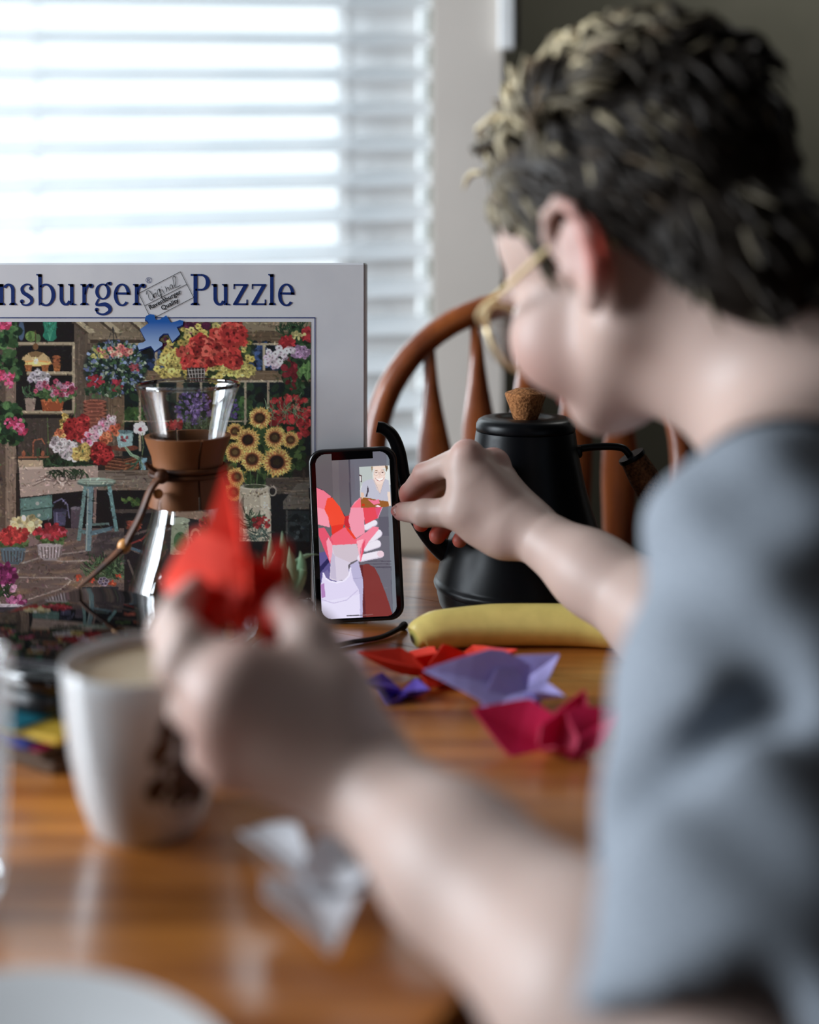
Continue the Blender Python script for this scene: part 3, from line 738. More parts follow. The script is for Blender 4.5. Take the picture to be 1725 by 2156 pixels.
    p.line([(186, 1030), (182, 1158)], 2, (150, 160, 150)); p.el(203, 1017, 40, 8, (70, 90, 84)); p.el(203, 1013, 40, 7.5, (140, 164, 148)); p.streaks(166, 1008, 238, 1018, [(170, 190, 170), (110, 130, 118), (120, 100, 90)], 14)
    # flower pots on the floor
    p.el(62, 1140, 20, 10, (120, 98, 96)); p.cluster(54, 1104, 32, 16, [(206, 194, 140), (190, 176, 120), (220, 212, 170)], 80, 6)
    for cx, cy, col, pc in ((27, 1128, [(200, 44, 40), (170, 30, 34)], (66, 84, 94)), (105, 1120, [(160, 24, 40), (130, 18, 32), (186, 60, 80)], (134, 126, 128))):
        p.cluster(cx + 2, cy + 14, 30, 14, [(56, 80, 42), (80, 106, 60)], 60, 5); p.cluster(cx, cy, 34, 16, col, 70, 5.5)
        y = cy + 42; p.poly([(cx - 26, y - 14), (cx + 27, y - 14), (cx + 24, y + 8), (cx + 12, y + 18), (cx - 12, y + 18), (cx - 24, y + 8)], pc)
        for q in range(-3, 4): p.line([(cx + q * 7, y - 10), (cx + q * 6, y + 12)], 2.4, [v * 1.35 for v in pc], .7); p.line([(cx + q * 7 + 3.5, y - 10), (cx + q * 6 + 3, y + 12)], 2, (70, 50, 44), .6)
        p.el(cx, y - 14, 27, 4, [v * 1.2 for v in pc])
    p.cluster(10, 1212, 24, 26, [(110, 22, 84), (140, 36, 106), (84, 14, 62)], 100, 6); p.cluster(14, 1240, 20, 10, [(206, 130, 180), (220, 160, 196)], 16, 6, petal=True); p.cluster(34, 1266, 22, 10, [(106, 20, 76), (170, 90, 140)], 46, 5); p.leaves(8, 1252, 14, 6, [(30, 54, 34)], 16, 20, 3, 3)
    p.el(10, 1277, 44, 6, (176, 172, 182)); p.rect(-30, 1278, 52, 1300, (44, 44, 54))
    # lower centre
    p.leaves(226, 1205, 36, 16, [(40, 68, 44), (60, 92, 56), (24, 42, 32), (90, 116, 80)], 160, 30, 1.8, 3.2)
    for x, y in ((165, 1217), (192, 1222), (236, 1228), (250, 1212)): p.cluster(x, y, 6, 5, [(206, 80, 36), (180, 54, 24)], 9, 3)
    for q in range(7): p.el(218 + 7 * math.cos(q), 1224 + 6 * math.sin(q), 5, 4, (150, 140, 160)); p.el(218 + 7 * math.cos(q), 1224 + 6 * math.sin(q), 3.6, 2.8, (70, 62, 80))
    p.poly([(172, 1236), (250, 1236), (240, 1300), (184, 1300)], (34, 38, 46)); p.line([(198, 1240), (202, 1290)], 5, (70, 78, 88), .7); p.line([(176, 1240), (184, 1296)], 2, (84, 90, 96), .6)
    p.rect(262, 1090, 505, 1300, (30, 28, 30)); p.streaks(262, 1090, 505, 1300, [(70, 62, 56), (50, 44, 42), (20, 20, 22)], 90)
    for a, b_ in (((262, 1130), (335, 1110)), ((270, 1180), (300, 1260)), ((300, 1160), (340, 1230)), ((262, 1150), (330, 1180))): p.line([a, b_], 5, (86, 76, 70))
    p.line([(262, 1150), (300, 1135), (318, 1118)], 4, (120, 40, 36)); p.line([(276, 1154), (300, 1162)], 6, (70, 96, 110)); p.cluster(282, 1104, 16, 9, [(170, 84, 60), (140, 60, 40)], 20, 5)
    p.rect(330, 1032, 505, 1090, (74, 66, 58)); p.streaks(330, 1032, 505, 1090, wood, 50); p.poly([(330, 1056), (440, 1080), (438, 1098), (330, 1080)], (140, 112, 90))
    p.poly([(362, 1096), (396, 1092), (402, 1168), (358, 1168)], (142, 150, 120)); p.el(380, 1096, 20, 7, (160, 168, 140)); p.el(380, 1140, 14, 20, (60, 100, 56)); p.el(412, 1130, 12, 18, (150, 140, 112)); p.el(412, 1130, 7, 12, (40, 34, 32)); p.el(410, 1166, 18, 20, (160, 148, 96)); p.el(410, 1166, 13, 15, (90, 84, 56))
    p.cluster(440, 1120, 24, 30, [(60, 84, 50), (160, 40, 36), (40, 60, 40)], 80, 5); p.cluster(330, 1150, 20, 30, [(50, 70, 46), (90, 60, 50)], 50, 5)
    # big basket of yellow petunias
    p.el(438, 742, 96, 60, (44, 52, 34), soft=.2); p.cluster(438, 745, 100, 62, [(54, 74, 40), (76, 96, 50), (36, 50, 34)], 260, 6)
    p.cluster(400, 690, 18, 10, [(70, 18, 52), (90, 26, 66)], 22, 6); p.cluster(350, 730, 12, 16, [(74, 18, 54)], 18, 6); p.cluster(425, 688, 14, 10, [(70, 20, 50)], 14, 6)
    p.cluster(438, 745, 100, 62, [(206, 186, 80), (190, 166, 64), (220, 204, 110)], 150, 6.5, petal=True); p.cluster(360, 770, 30, 26, [(206, 186, 84)], 46, 6.5, petal=True); p.cluster(505, 780, 34, 14, [(206, 190, 90)], 34, 6, petal=True)
    for cx, cy, rx, ry in ((410, 752, 32, 26), (478, 722, 36, 32), (452, 745, 24, 18), (492, 700, 20, 24), (424, 728, 20, 16), (492, 762, 10, 7)): p.cluster(cx, cy, rx, ry, [(196, 44, 30), (160, 28, 24), (214, 76, 56)], 46, 10, petal=True)
    p.rect(394, 774, 432, 802, (50, 42, 38)); 
    for q in range(6): p.line([(396 + q * 7, 776), (402 + q * 5.5, 802)], 1.5, (190, 184, 176))
    for q in range(3): p.line([(396, 780 + q * 8), (434, 778 + q * 8)], 1.3, (180, 172, 164))
    # right hanging basket and trailing leaves
    p.line([(614, 677), (614, 700)], 1.4, (30, 28, 26)); p.leaves(622, 700, 34, 10, [(50, 84, 50), (34, 60, 40)], 60, 24, 2, 3); p.cluster(624, 760, 32, 70, [(36, 60, 38), (50, 80, 46), (24, 38, 28)], 200, 7)
    p.cluster(604, 722, 16, 14, [(186, 30, 40), (150, 20, 30)], 44, 5); p.cluster(646, 706, 10, 14, [(170, 30, 40)], 24, 5); p.cluster(628, 706, 14, 8, [(190, 180, 110)], 16, 4); p.cluster(632, 742, 22, 12, [(170, 130, 170), (196, 160, 190)], 34, 5, petal=True)
    p.cluster(580, 752, 20, 22, [(222, 204, 212), (206, 180, 196)], 34, 6, petal=True); p.cluster(608, 740, 10, 5, [(220, 206, 214)], 8, 6, petal=True); p.cluster(612, 790, 16, 30, [(110, 24, 34), (50, 70, 44)], 40, 6)
    for x, y in ((640, 775), (648, 790), (632, 785), (650, 770)): p.poly([(x, y - 12), (x + 8, y), (x, y + 14), (x - 8, y)], (80, 120, 62)); p.line([(x, y - 10), (x, y + 12)], 1, (130, 160, 100))
    # red geraniums
    p.cluster(612, 880, 48, 54, [(26, 44, 30), (36, 58, 38)], 160, 8); p.cluster(612, 862, 46, 30, [(170, 26, 32), (140, 18, 26), (196, 50, 50)], 110, 5); p.cluster(630, 900, 26, 22, [(160, 22, 30), (190, 44, 44)], 70, 5); p.cluster(576, 886, 16, 16, [(140, 22, 28)], 40, 5); p.leaves(606, 880, 40, 20, [(120, 150, 110), (90, 120, 84)], 34, 34, 1.3, 3)
    # lavender
    p.cluster(410, 868, 42, 44, [(50, 66, 46), (34, 48, 36)], 90, 6); p.cluster(408, 858, 40, 36, [(96, 74, 130), (70, 52, 104), (130, 104, 160)], 170, 3.4); p.cluster(492, 862, 12, 22, [(80, 62, 120)], 36, 3); p.leaves(420, 900, 30, 8, [(70, 90, 60)], 40, 24, 1.4, 2); p.cluster(368, 895, 22, 8, [(150, 34, 34)], 24, 5)
    # sunflowers
    p.cluster(548, 960, 96, 66, [(30, 48, 28), (46, 68, 36), (20, 32, 22), (66, 88, 44)], 260, 9)
    for cx, cy, r, dk_ in ((498, 1004, 22, .4), (492, 1036, 22, .5), (612, 926, 20, .4), (495, 908, 20, .5), (495, 952, 24, .4), (547, 880, 26, .7), (579, 921, 26, .7), (522, 926, 27, 1), (531, 967, 28, .6), (583, 973, 35, 1.0)):
        n = 18; a0 = p.rg.uniform(0, 1)
        for lay, (rr, c) in enumerate(((1.0, (206, 168, 66)), (.92, (226, 192, 92)))):
            for q in range(n):
                a = a0 + (q + lay * .5) * 6.283 / n; ca, sa = math.cos(a), math.sin(a); L_ = r * rr * p.rg.uniform(.9, 1.08)
                p.poly([(cx + .35 * r * ca, cy + .35 * r * sa), (cx + .7 * L_ * ca - .13 * r * sa, cy + .7 * L_ * sa + .13 * r * ca), (cx + L_ * ca, cy + L_ * sa), (cx + .7 * L_ * ca + .13 * r * sa, cy + .7 * L_ * sa - .13 * r * ca)], np.array(c) * p.rg.uniform(.8, 1.05))
                p.line([(cx + .35 * r * ca, cy + .35 * r * sa), (cx + .72 * L_ * ca, cy + .72 * L_ * sa)], r * .11, (156, 84, 36), .75)
        p.el(cx, cy, r * .5, r * .48, (120, 62, 30)); p.el(cx, cy, r * .42, r * .4, np.array((60, 38, 20)) * (1.6 - dk_)); p.el(cx, cy, r * .24, r * .22, np.array((90, 70, 36)) * (1.5 - dk_))
    for x in (520, 530, 540, 556): p.line([(x, 1026), (x + (x - 535) * .6, 990)], 2.4, (74, 100, 56))
    # milk can, lantern, right corner
    p.rect(568, 1010, 656, 1300, (26, 26, 28)); p.rect(560, 1006, 656, 1040, (70, 62, 54)); p.streaks(560, 1006, 656, 1040, wood, 30); p.poly([(596, 1056), (626, 1018), (656, 1014), (656, 1072), (596, 1072)], (96, 88, 78)); p.streaks(600, 1030, 656, 1070, wood, 22); p.rect(604, 1076, 652, 1140, (40, 44, 46)); p.rect(602, 1074, 606, 1142, (70, 68, 64)); p.cluster(630, 1108, 18, 24, [(60, 68, 70), (30, 34, 36)], 40, 6); p.rect(600, 1142, 656, 1152, (84, 76, 68)); p.el(640, 1000, 3, 12, (60, 48, 40))
    p.poly([(506, 1026), (566, 1026), (570, 1050), (572, 1140), (504, 1140), (503, 1050)], (176, 164, 140)); p.poly([(548, 1040), (566, 1036), (570, 1138), (552, 1138)], (196, 186, 162)); p.poly([(504, 1060), (514, 1040), (512, 1138), (504, 1138)], (120, 108, 90)); p.el(536, 1025, 30, 6, (196, 186, 164)); p.el(536, 1024, 24, 4, (60, 70, 46)); p.el(574, 1034, 9, 11, (150, 140, 124)); p.el(574, 1034, 6, 8, (40, 36, 34)); p.cluster(540, 1040, 30, 5, [(110, 90, 66)], 10, 2)
    p.leaves(536, 1100, 12, 14, [(60, 84, 60), (36, 54, 40)], 40, 22, 2, 4); p.cluster(550, 1100, 20, 12, [(170, 36, 36), (140, 24, 30)], 26, 4); p.leaves(545, 1128, 22, 8, [(80, 100, 90), (44, 62, 56)], 50, 18, 1.4, 6)
    p.rect(505, 1140, 656, 1300, (30, 26, 27)); p.cluster(560, 1210, 80, 60, [(40, 34, 32), (24, 24, 26), (52, 40, 34), (34, 48, 36)], 200, 9)
    for q in range(3):
        a = q * 2.094 - 1.2; b_ = a + 1.5; p.line([(650 + 6 * math.cos(a), 1265 + 6 * math.sin(a)), (650 + 6.5 * math.cos((a + b_) / 2), 1265 + 6.5 * math.sin((a + b_) / 2)), (650 + 6 * math.cos(b_), 1265 + 6 * math.sin(b_))], 1.7, (170, 168, 170))
paint_box(pa)
# brush dabs: short strokes that pick up the colour under them, lighter or darker
for _ in range(15000):
    x, y = pa.rg.uniform(-330, 655), pa.rg.uniform(678, 1290); r = 7 if x < 0 else pa.rg.uniform(1.2, 4.2)
    c = pa.a[int((y - pa.y0) * pa.sc) % pa.h, int((x - pa.x0) * pa.sc) % pa.w].copy()
    pa.el(x, y, r, r * .4, np.clip(c * pa.rg.uniform(.62, 1.45) + pa.rg.normal(size=3) * 5, 4, 245), .7, pa.rg.uniform(0, 3.14))
PRINT_GAIN = 1.5
i, j = np.meshgrid(np.arange(pa.w), np.arange(pa.h))
V = np.stack([(pa.X[i] - CX) * S, np.full(i.shape, BYF - 0.0002), CZ - (pa.Y[j] - HY) * S], -1).reshape(-1, 3)
cols = lin(np.clip(pa.a, 0, 255)) * PRINT_GAIN; cols = cols * .82 + cols.mean(-1, keepdims=True) * .18; cols = np.clip(cols, 0.012, .9).reshape(-1, 3)
M['print'] = attr_mat('printed_picture', rough=0.35, spec=0.4)
pic = finish(quad_mesh('picture_print', V, grid_quads(pa.w, pa.h), cols), 'picture_print', M['print'], pb, False)
# thin navy border line round the picture
g = Geo()
def prect(g, x0, y0, x1, y1, off=0.0003): g.add([FX(x0, y0, off), FX(x1, y0, off), FX(x1, y1, off), FX(x0, y1, off)], [(0, 3, 2, 1)])
prect(g, -338, 668, 664.5, 670); prect(g, 662.7, 670, 664.5, 1290.5); prect(g, -338, 670, -336.4, 1290.5)
g.build('border_line', M['ink'], pb, False)

# ---- serif lettering drawn as outlines
def ring(g, cx, cy, rx, ry, tx, ty, a0, a1, n=26, off=0.0003):
    v = []
    for a in np.linspace(math.radians(a0), math.radians(a1), n):
        c, s_ = math.cos(a), math.sin(a)
        v.append(FX(cx + rx * c, cy - ry * s_, off)); v.append(FX(cx + (rx - tx) * c, cy - (ry - ty) * s_, off))
    g.add(v, [(2 * q, 2 * q + 1, 2 * q + 3, 2 * q + 2) for q in range(n - 1)])
def pp(g, *pts, off=0.0003): g.add([FX(x, y, off) for x, y in pts], [tuple(range(len(pts)))])
def disc(g, cx, cy, r, off=0.0003): g.add([FX(cx + r * math.cos(a), cy - r * math.sin(a), off) for a in np.linspace(0, 6.283, 20, endpoint=False)], [tuple(range(20))])
def stroke(g, pts, w, off=0.0003):
    p = spline(pts, 8); w = np.interp(np.linspace(0, 1, len(p)), np.linspace(0, 1, len(w)), w) if not np.isscalar(w) else np.full(len(p), w)
    t = np.gradient(p, axis=0); t /= np.linalg.norm(t, axis=1)[:, None] + 1e-9; n = np.stack([-t[:, 1], t[:, 0]], 1)
    v = []
    for q in range(len(p)): v += [FX(*(p[q] + n[q] * w[q] / 2), off), FX(*(p[q] - n[q] * w[q] / 2), off)]
    g.add(v, [(2 * q, 2 * q + 1, 2 * q + 3, 2 * q + 2) for q in range(len(p) - 1)])
BL, XH, CAP = 642.5, 598.0, 577.0
def stem_(g, x, y0, y1, w=7.4): pp(g, (x, y0), (x + w, y0), (x + w, y1), (x, y1))
def serif(g, x0, x1, y, up=True):
    d = -1 if up else 1; pp(g, (x0, y), (x1, y), (x1, y + 2.2 * d), ((x0 + x1) / 2 + 5, y + 5 * d), ((x0 + x1) / 2 - 5, y + 5 * d), (x0, y + 2.2 * d))
def flag(g, x, y, w=7.4): pp(g, (x - 4, y), (x + w, y), (x + w, y + 6), (x, y + 6), (x - 1, y + 3.2), (x - 4, y + 2.6))
def l_n(g, x):
    flag(g, x + 4, XH); stem_(g, x + 4, XH, BL); serif(g, x, x + 15, BL); stem_(g, x + 28, XH + 14, BL); serif(g, x + 24, x + 39.5, BL)
    ring(g, x + 22.5, XH + 14.5, 13, 15.5, 7.6, 5, 0, 150)
def l_s(g, x):
    stroke(g, [(x + 26, XH + 9), (x + 20, XH + 1.5), (x + 11, XH + 1.8), (x + 4.5, XH + 9), (x + 7, XH + 18), (x + 16, XH + 24), (x + 24, XH + 31), (x + 24, XH + 39), (x + 15, XH + 44.5), (x + 6, XH + 43), (x + 3, XH + 37)], [3, 3.4, 4, 6.5, 7.2, 7.8, 7.4, 6.4, 4, 3.4, 3])
    disc(g, x + 23.2, XH + 9, 4.2); disc(g, x + 4.2, XH + 36.5, 4.2)
def l_b(g, x):
    flag(g, x + 5, CAP); pp(g, (x + 5, CAP), (x + 12.4, CAP), (x + 12.4, BL - 2), (x + 6, BL + 1)); ring(g, x + 21, XH + 23, 20, 24, 8, 4, -128, 132)
def l_u(g, x):
    flag(g, x + 4, XH); stem_(g, x + 4, XH, BL - 14); flag(g, x + 26, XH); stem_(g, x + 26, XH, BL); pp(g, (x + 30, BL - 5), (x + 39, BL - 2), (x + 39, BL), (x + 30, BL)); ring(g, x + 17, BL - 14.5, 13, 15.5, 7.6, 5, 180, 335)
def l_r(g, x):
    flag(g, x + 4, XH); stem_(g, x + 4, XH, BL); serif(g, x - .5, x + 16.5, BL); stroke(g, [(x + 10, XH + 22), (x + 13, XH + 8), (x + 19, XH + 2), (x + 24, XH + 4)], [3, 4.4, 5.4, 5]); disc(g, x + 22.6, XH + 4.2, 4.8)
def l_g(g, x):
    ring(g, x + 16.5, XH + 16, 16, 17, 7, 3.4, 0, 360, 40); disc(g, x + 31.5, XH - .8, 4); stroke(g, [(x + 22, XH + 4), (x + 27, XH - 2), (x + 32, XH - 1)], 3.4)
    stroke(g, [(x + 8, XH + 31), (x + 3, XH + 42), (x + 8, XH + 44), (x + 22, XH + 43), (x + 31, XH + 50), (x + 30, XH + 58), (x + 18, XH + 64), (x + 6, XH + 61), (x + 3, XH + 54)], [3.5, 5, 6, 9, 8, 7, 4.5, 4, 3.5]); disc(g, x + 3.6, XH + 54, 4)
def l_e(g, x, w=35):
    ring(g, x + w / 2, XH + 23, w / 2, 24, 7.6, 4, 2, 318, 36); pp(g, (x + 5, XH + 17.5), (x + w - 2, XH + 17.5), (x + w - .2, XH + 23), (x + 5, XH + 22)); 
def l_z(g, x, w=31):
    pp(g, (x + 1, XH), (x + w, XH), (x + w, XH + 4), (x + 1, XH + 4)); pp(g, (x + 1, XH), (x + 4, XH), (x + 3.2, XH + 11), (x + .6, XH + 11)); pp(g, (x + w - 9, XH + 3), (x + w, XH + 3), (x + 9, BL - 3), (x, BL - 3)); pp(g, (x, BL - 4), (x + w, BL - 4), (x + w, BL), (x, BL)); pp(g, (x + w - 3, BL - 12), (x + w, BL - 12), (x + w, BL), (x + w - 3.4, BL))
def l_l(g, x):
    flag(g, x + 3, CAP); stem_(g, x + 3, CAP, BL, 7); serif(g, x, x + 14, BL)
def l_P(g, x):
    stem_(g, x + 6, CAP, BL, 8.2); serif(g, x, x + 17.5, BL); pp(g, (x, CAP), (x + 24, CAP), (x + 24, CAP + 4), (x, CAP + 4)); pp(g, (x + 10, CAP + 31), (x + 24, CAP + 31), (x + 24, CAP + 35), (x + 10, CAP + 35)); ring(g, x + 22.5, CAP + 17.5, 18, 17.5, 8.6, 4, -90, 90)
def l_a(g, x):
    stem_(g, x + 21, XH + 12, BL - 2, 7); ring(g, x + 15, XH + 13, 13, 14, 7, 4, 0, 165); disc(g, x + 5, XH + 10, 4); ring(g, x + 13, XH + 32, 13, 13, 7, 4, 60, 330); pp(g, (x + 24, BL - 5), (x + 33, BL - 3), (x + 33, BL), (x + 24, BL))
def l_v(g, x):
    pp(g, (x + 3, XH), (x + 12, XH), (x + 22, BL), (x + 18, BL)); pp(g, (x + 31, XH), (x + 35, XH), (x + 22, BL), (x + 18, BL)); pp(g, (x, XH), (x + 16, XH), (x + 16, XH + 3), (x, XH + 3)); pp(g, (x + 26, XH), (x + 39, XH), (x + 39, XH + 3), (x + 26, XH + 3))
def l_R(g, x):
    l_P(g, x); pp(g, (x + 19, CAP + 33), (x + 28, CAP + 33), (x + 46, BL), (x + 36, BL)); pp(g, (x + 36, BL - 3), (x + 50, BL - 3), (x + 50, BL), (x + 36, BL))
for fn, x in ((l_R, -176), (l_a, -122), (l_v, -90), (l_e, -50), (l_n, -4.5), (l_s, 42), (l_b, 75.5), (l_u, 121.5), (l_r, 169.5), (l_g, 200), (l_e, 239.5), (l_r, 280), (l_P, 401.6), (l_u, 445.5), (l_z, 491), (l_z, 529.5), (l_l, 566), (l_e, 585.5)):
    g = Geo(); fn(g, x); g.build('printed_letter', M['ink'], pb, False)
g = Geo()
# registered mark
ring(g, 313.3, 590, 6.2, 6.2, .8, .8, 0, 360, 30); pp(g, (310.8, 586), (312, 586), (312, 594), (310.8, 594)); ring(g, 312.6, 588, 2.8, 2, .9, .8, -90, 90, 10); pp(g, (312.6, 589.8), (313.6, 589.8), (316, 594), (314.9, 594))
g.build('registered_mark', M['ink'], pb, False)
# tilted seal with its two lines of type
g = Geo(); zf = lambda x, y: (290 + x / 13.27, 560 + y / 13.27)
def sl(g, a, b_, w=1.1, off=0.0004): stroke(g, [zf(*a), zf(*b_)], w, off)
for a, b_ in (((30, 765), (1195, 160)), ((1195, 160), (1560, 870)), ((1560, 880), (480, 1440)), ((30, 765), (330, 1390)), ((195, 1115), (1375, 512))): sl(g, a, b_)
hand = [[(245, 800), (250, 720), (300, 690), (370, 740), (430, 850), (420, 930), (370, 955), (320, 900), (290, 780), (275, 720)], [(425, 770), (455, 830), (475, 900), (440, 830), (480, 770), (500, 760)], [(505, 740), (520, 800), (550, 870)], [(640, 690), (600, 640), (555, 700), (560, 790), (610, 850), (640, 760), (600, 630), (640, 780), (700, 900), (710, 940), (660, 870), (680, 760)], [(690, 660), (720, 720), (750, 780)],
        [(765, 570), (800, 650), (815, 720), (810, 640), (850, 600), (880, 650), (900, 690)], [(985, 590), (940, 520), (905, 570), (930, 650), (985, 600), (960, 530), (1010, 640)], [(1030, 560), (1000, 420), (985, 330), (1025, 285), (1070, 350), (1070, 480), (1040, 590), (1100, 590), (1200, 535)]]
for h in hand: stroke(g, [zf(*q) for q in h], 1.15, 0.00045)
disc(g, *zf(485, 665), .8, off=.00045); disc(g, *zf(665, 590), .8, off=.00045)
g.build('seal_outline', M['inkblack'], pb, False)
ang = math.atan2(605, 1165)
def sans(text, x, y, size, name):
    cu = bpy.data.curves.new(name, 'FONT'); cu.body = text; cu.size = size; cu.offset = size * 0.022; cu.resolution_u = 4
    o = bpy.data.objects.new(name, cu); COL.objects.link(o)
    o.matrix_world = Matrix.Translation(FX(*zf(x, y), .00045)) @ Matrix.Rotation(math.pi / 2, 4, 'X') @ Matrix.Rotation(ang, 4, 'Z')
    bpy.context.view_layer.update()
    me = bpy.data.meshes.new_from_object(o.evaluated_get(bpy.context.evaluated_depsgraph_get())); me.transform(o.matrix_world)
    bpy.data.objects.remove(o)
    me.materials.clear()
    return finish(me, name, M['inkblack'], pb, False)
sans('Ravensburger', 345, 1222, 13.6 * S, 'seal_lettering'); sans('Quality', 690, 1240, 13.6 * S, 'seal_lettering')
# printed jigsaw piece emblem
g = Geo(); zp = lambda x, y: (260 + x / 4.54, 560 + y / 4.54)
out = [(160, 605), (245, 545), (225, 520), (205, 515), (215, 480), (255, 460), (295, 465), (305, 495), (310, 515), (350, 510), (410, 472), (455, 540), (500, 530), (540, 515), (575, 525), (570, 560), (540, 575), (510, 585), (545, 650), (470, 725), (455, 700), (440, 670), (430, 645), (385, 645), (345, 680), (340, 715), (375, 735), (375, 760), (300, 815), (265, 765), (240, 770), (190, 790), (150, 800), (135, 760), (150, 735), (190, 730), (215, 710)]
g.add([FX(*zp(x, y), .0006) for x, y in out], [tuple(range(len(out)))]); g.add([FX(*zp(x, y + 14), .0005) for x, y in out], [tuple(range(len(out)))])
o = g.build('jigsaw_emblem', None, pb, False)
M['emblem'] = plain('blue_print', L4(44, 104, 178), L4(120, 156, 206), 0.4, 3)
o.data.materials.append(M['emblem'])
mm, ntm, bb = new_mat('blue_graded_print'); tcn = ntm.nodes.new('ShaderNodeTexCoord'); sx = ntm.nodes.new('ShaderNodeSeparateXYZ'); rp = ntm.nodes.new('ShaderNodeValToRGB')
ntm.links.new(tcn.outputs['Object'], sx.inputs[0]); mr = ntm.nodes.new('ShaderNodeMapRange'); ntm.links.new(sx.outputs['Z'], mr.inputs[0])
mr.inputs[1].default_value = FX(0, 740)[2]; mr.inputs[2].default_value = FX(0, 662)[2]
rp.color_ramp.elements[0].color = L4(176, 204, 240); rp.color_ramp.elements[1].color = L4(30, 96, 180); rp.color_ramp.elements[1].position = .8
ntm.links.new(mr.outputs[0], rp.inputs[0]); ntm.links.new(rp.outputs[0], bb.inputs['Base Color']); bb.inputs['Roughness'].default_value = .4
o.data.materials.clear(); o.data.materials.append(mm); o.data.materials.append(M['ink']); o.data.polygons[1].material_index = 1
# ------------------------------------------------------------------ phone leaning on the box
def rrect(w, h, r, n=8):
    pts = []
    for cx, cy, a0 in ((w / 2 - r, h / 2 - r, 0), (-w / 2 + r, h / 2 - r, 90), (-w / 2 + r, -h / 2 + r, 180), (w / 2 - r, -h / 2 + r, 270)):
        for t_ in np.linspace(0, 90, n): a = math.radians(a0 + t_); pts.append((cx + r * math.cos(a), cy + r * math.sin(a)))
    return np.array(pts)
def slab(g, c, ax, w, h, r, layers, n=8):
    """rounded rectangle lofted through (inset, height) layers"""
    v = []; m = 4 * n
    for ins, z in layers:
        for x, y in rrect(w - 2 * ins, h - 2 * ins, max(r - ins, .0008), n): v.append(c + ax[0] * x + ax[1] * y + ax[2] * z)
    f = [tuple(range(m - 1, -1, -1)), tuple(range((len(layers) - 1) * m, len(layers) * m))]
    for k in range(len(layers) - 1): f += [(k * m + q, k * m + (q + 1) % m, (k + 1) * m + (q + 1) % m, (k + 1) * m + q) for q in range(m)]
    g.add(v, f)
ptop, pbot = R(741, 943.5, 1.0735), R(758, 1310, 1.056)
pu = unit(ptop - pbot); prr = unit((1, 0, 0.045)); prr = unit(prr - pu * (prr @ pu)); pn = np.cross(prr, pu)
PW, PH = 0.0795, np.linalg.norm(ptop - pbot); pc = (ptop + pbot) / 2 - pn * 0.0052
PAX = [prr, pu, pn]
ph = thing('smartphone', 'black cased smartphone on a video call leaning against the puzzle box', 'phone', (pbot[0], pbot[1], .75))
g = Geo(); slab(g, pc, PAX, PW, PH, .0125, [(.0025, -.0055), (.0006, -.0045), (0, -.002), (0, .003), (.0007, .0048), (.0016, .0055), (.0030, .0052)]); g.build('case', M['blackplastic'], ph, True, 30)
g = Geo(); slab(g, pc + pn * .005, PAX, PW - .0056, PH - .0056, .0105, [(0, 0), (0, .0006)])
M['phoneglass'] = plain('black_phone_glass', L4(5, 6, 8), L4(6, 7, 9), 0.05, 10, 0.5); g.build('front_glass', M['phoneglass'], ph, False)
g = Geo()
for v0 in (.038, .024): g.box(pc - prr * (PW / 2 + .0003) + pu * v0, (.0016, .010, .003), PAX, bev=.0005)
g.build('volume_button', M['blackplastic'], ph)

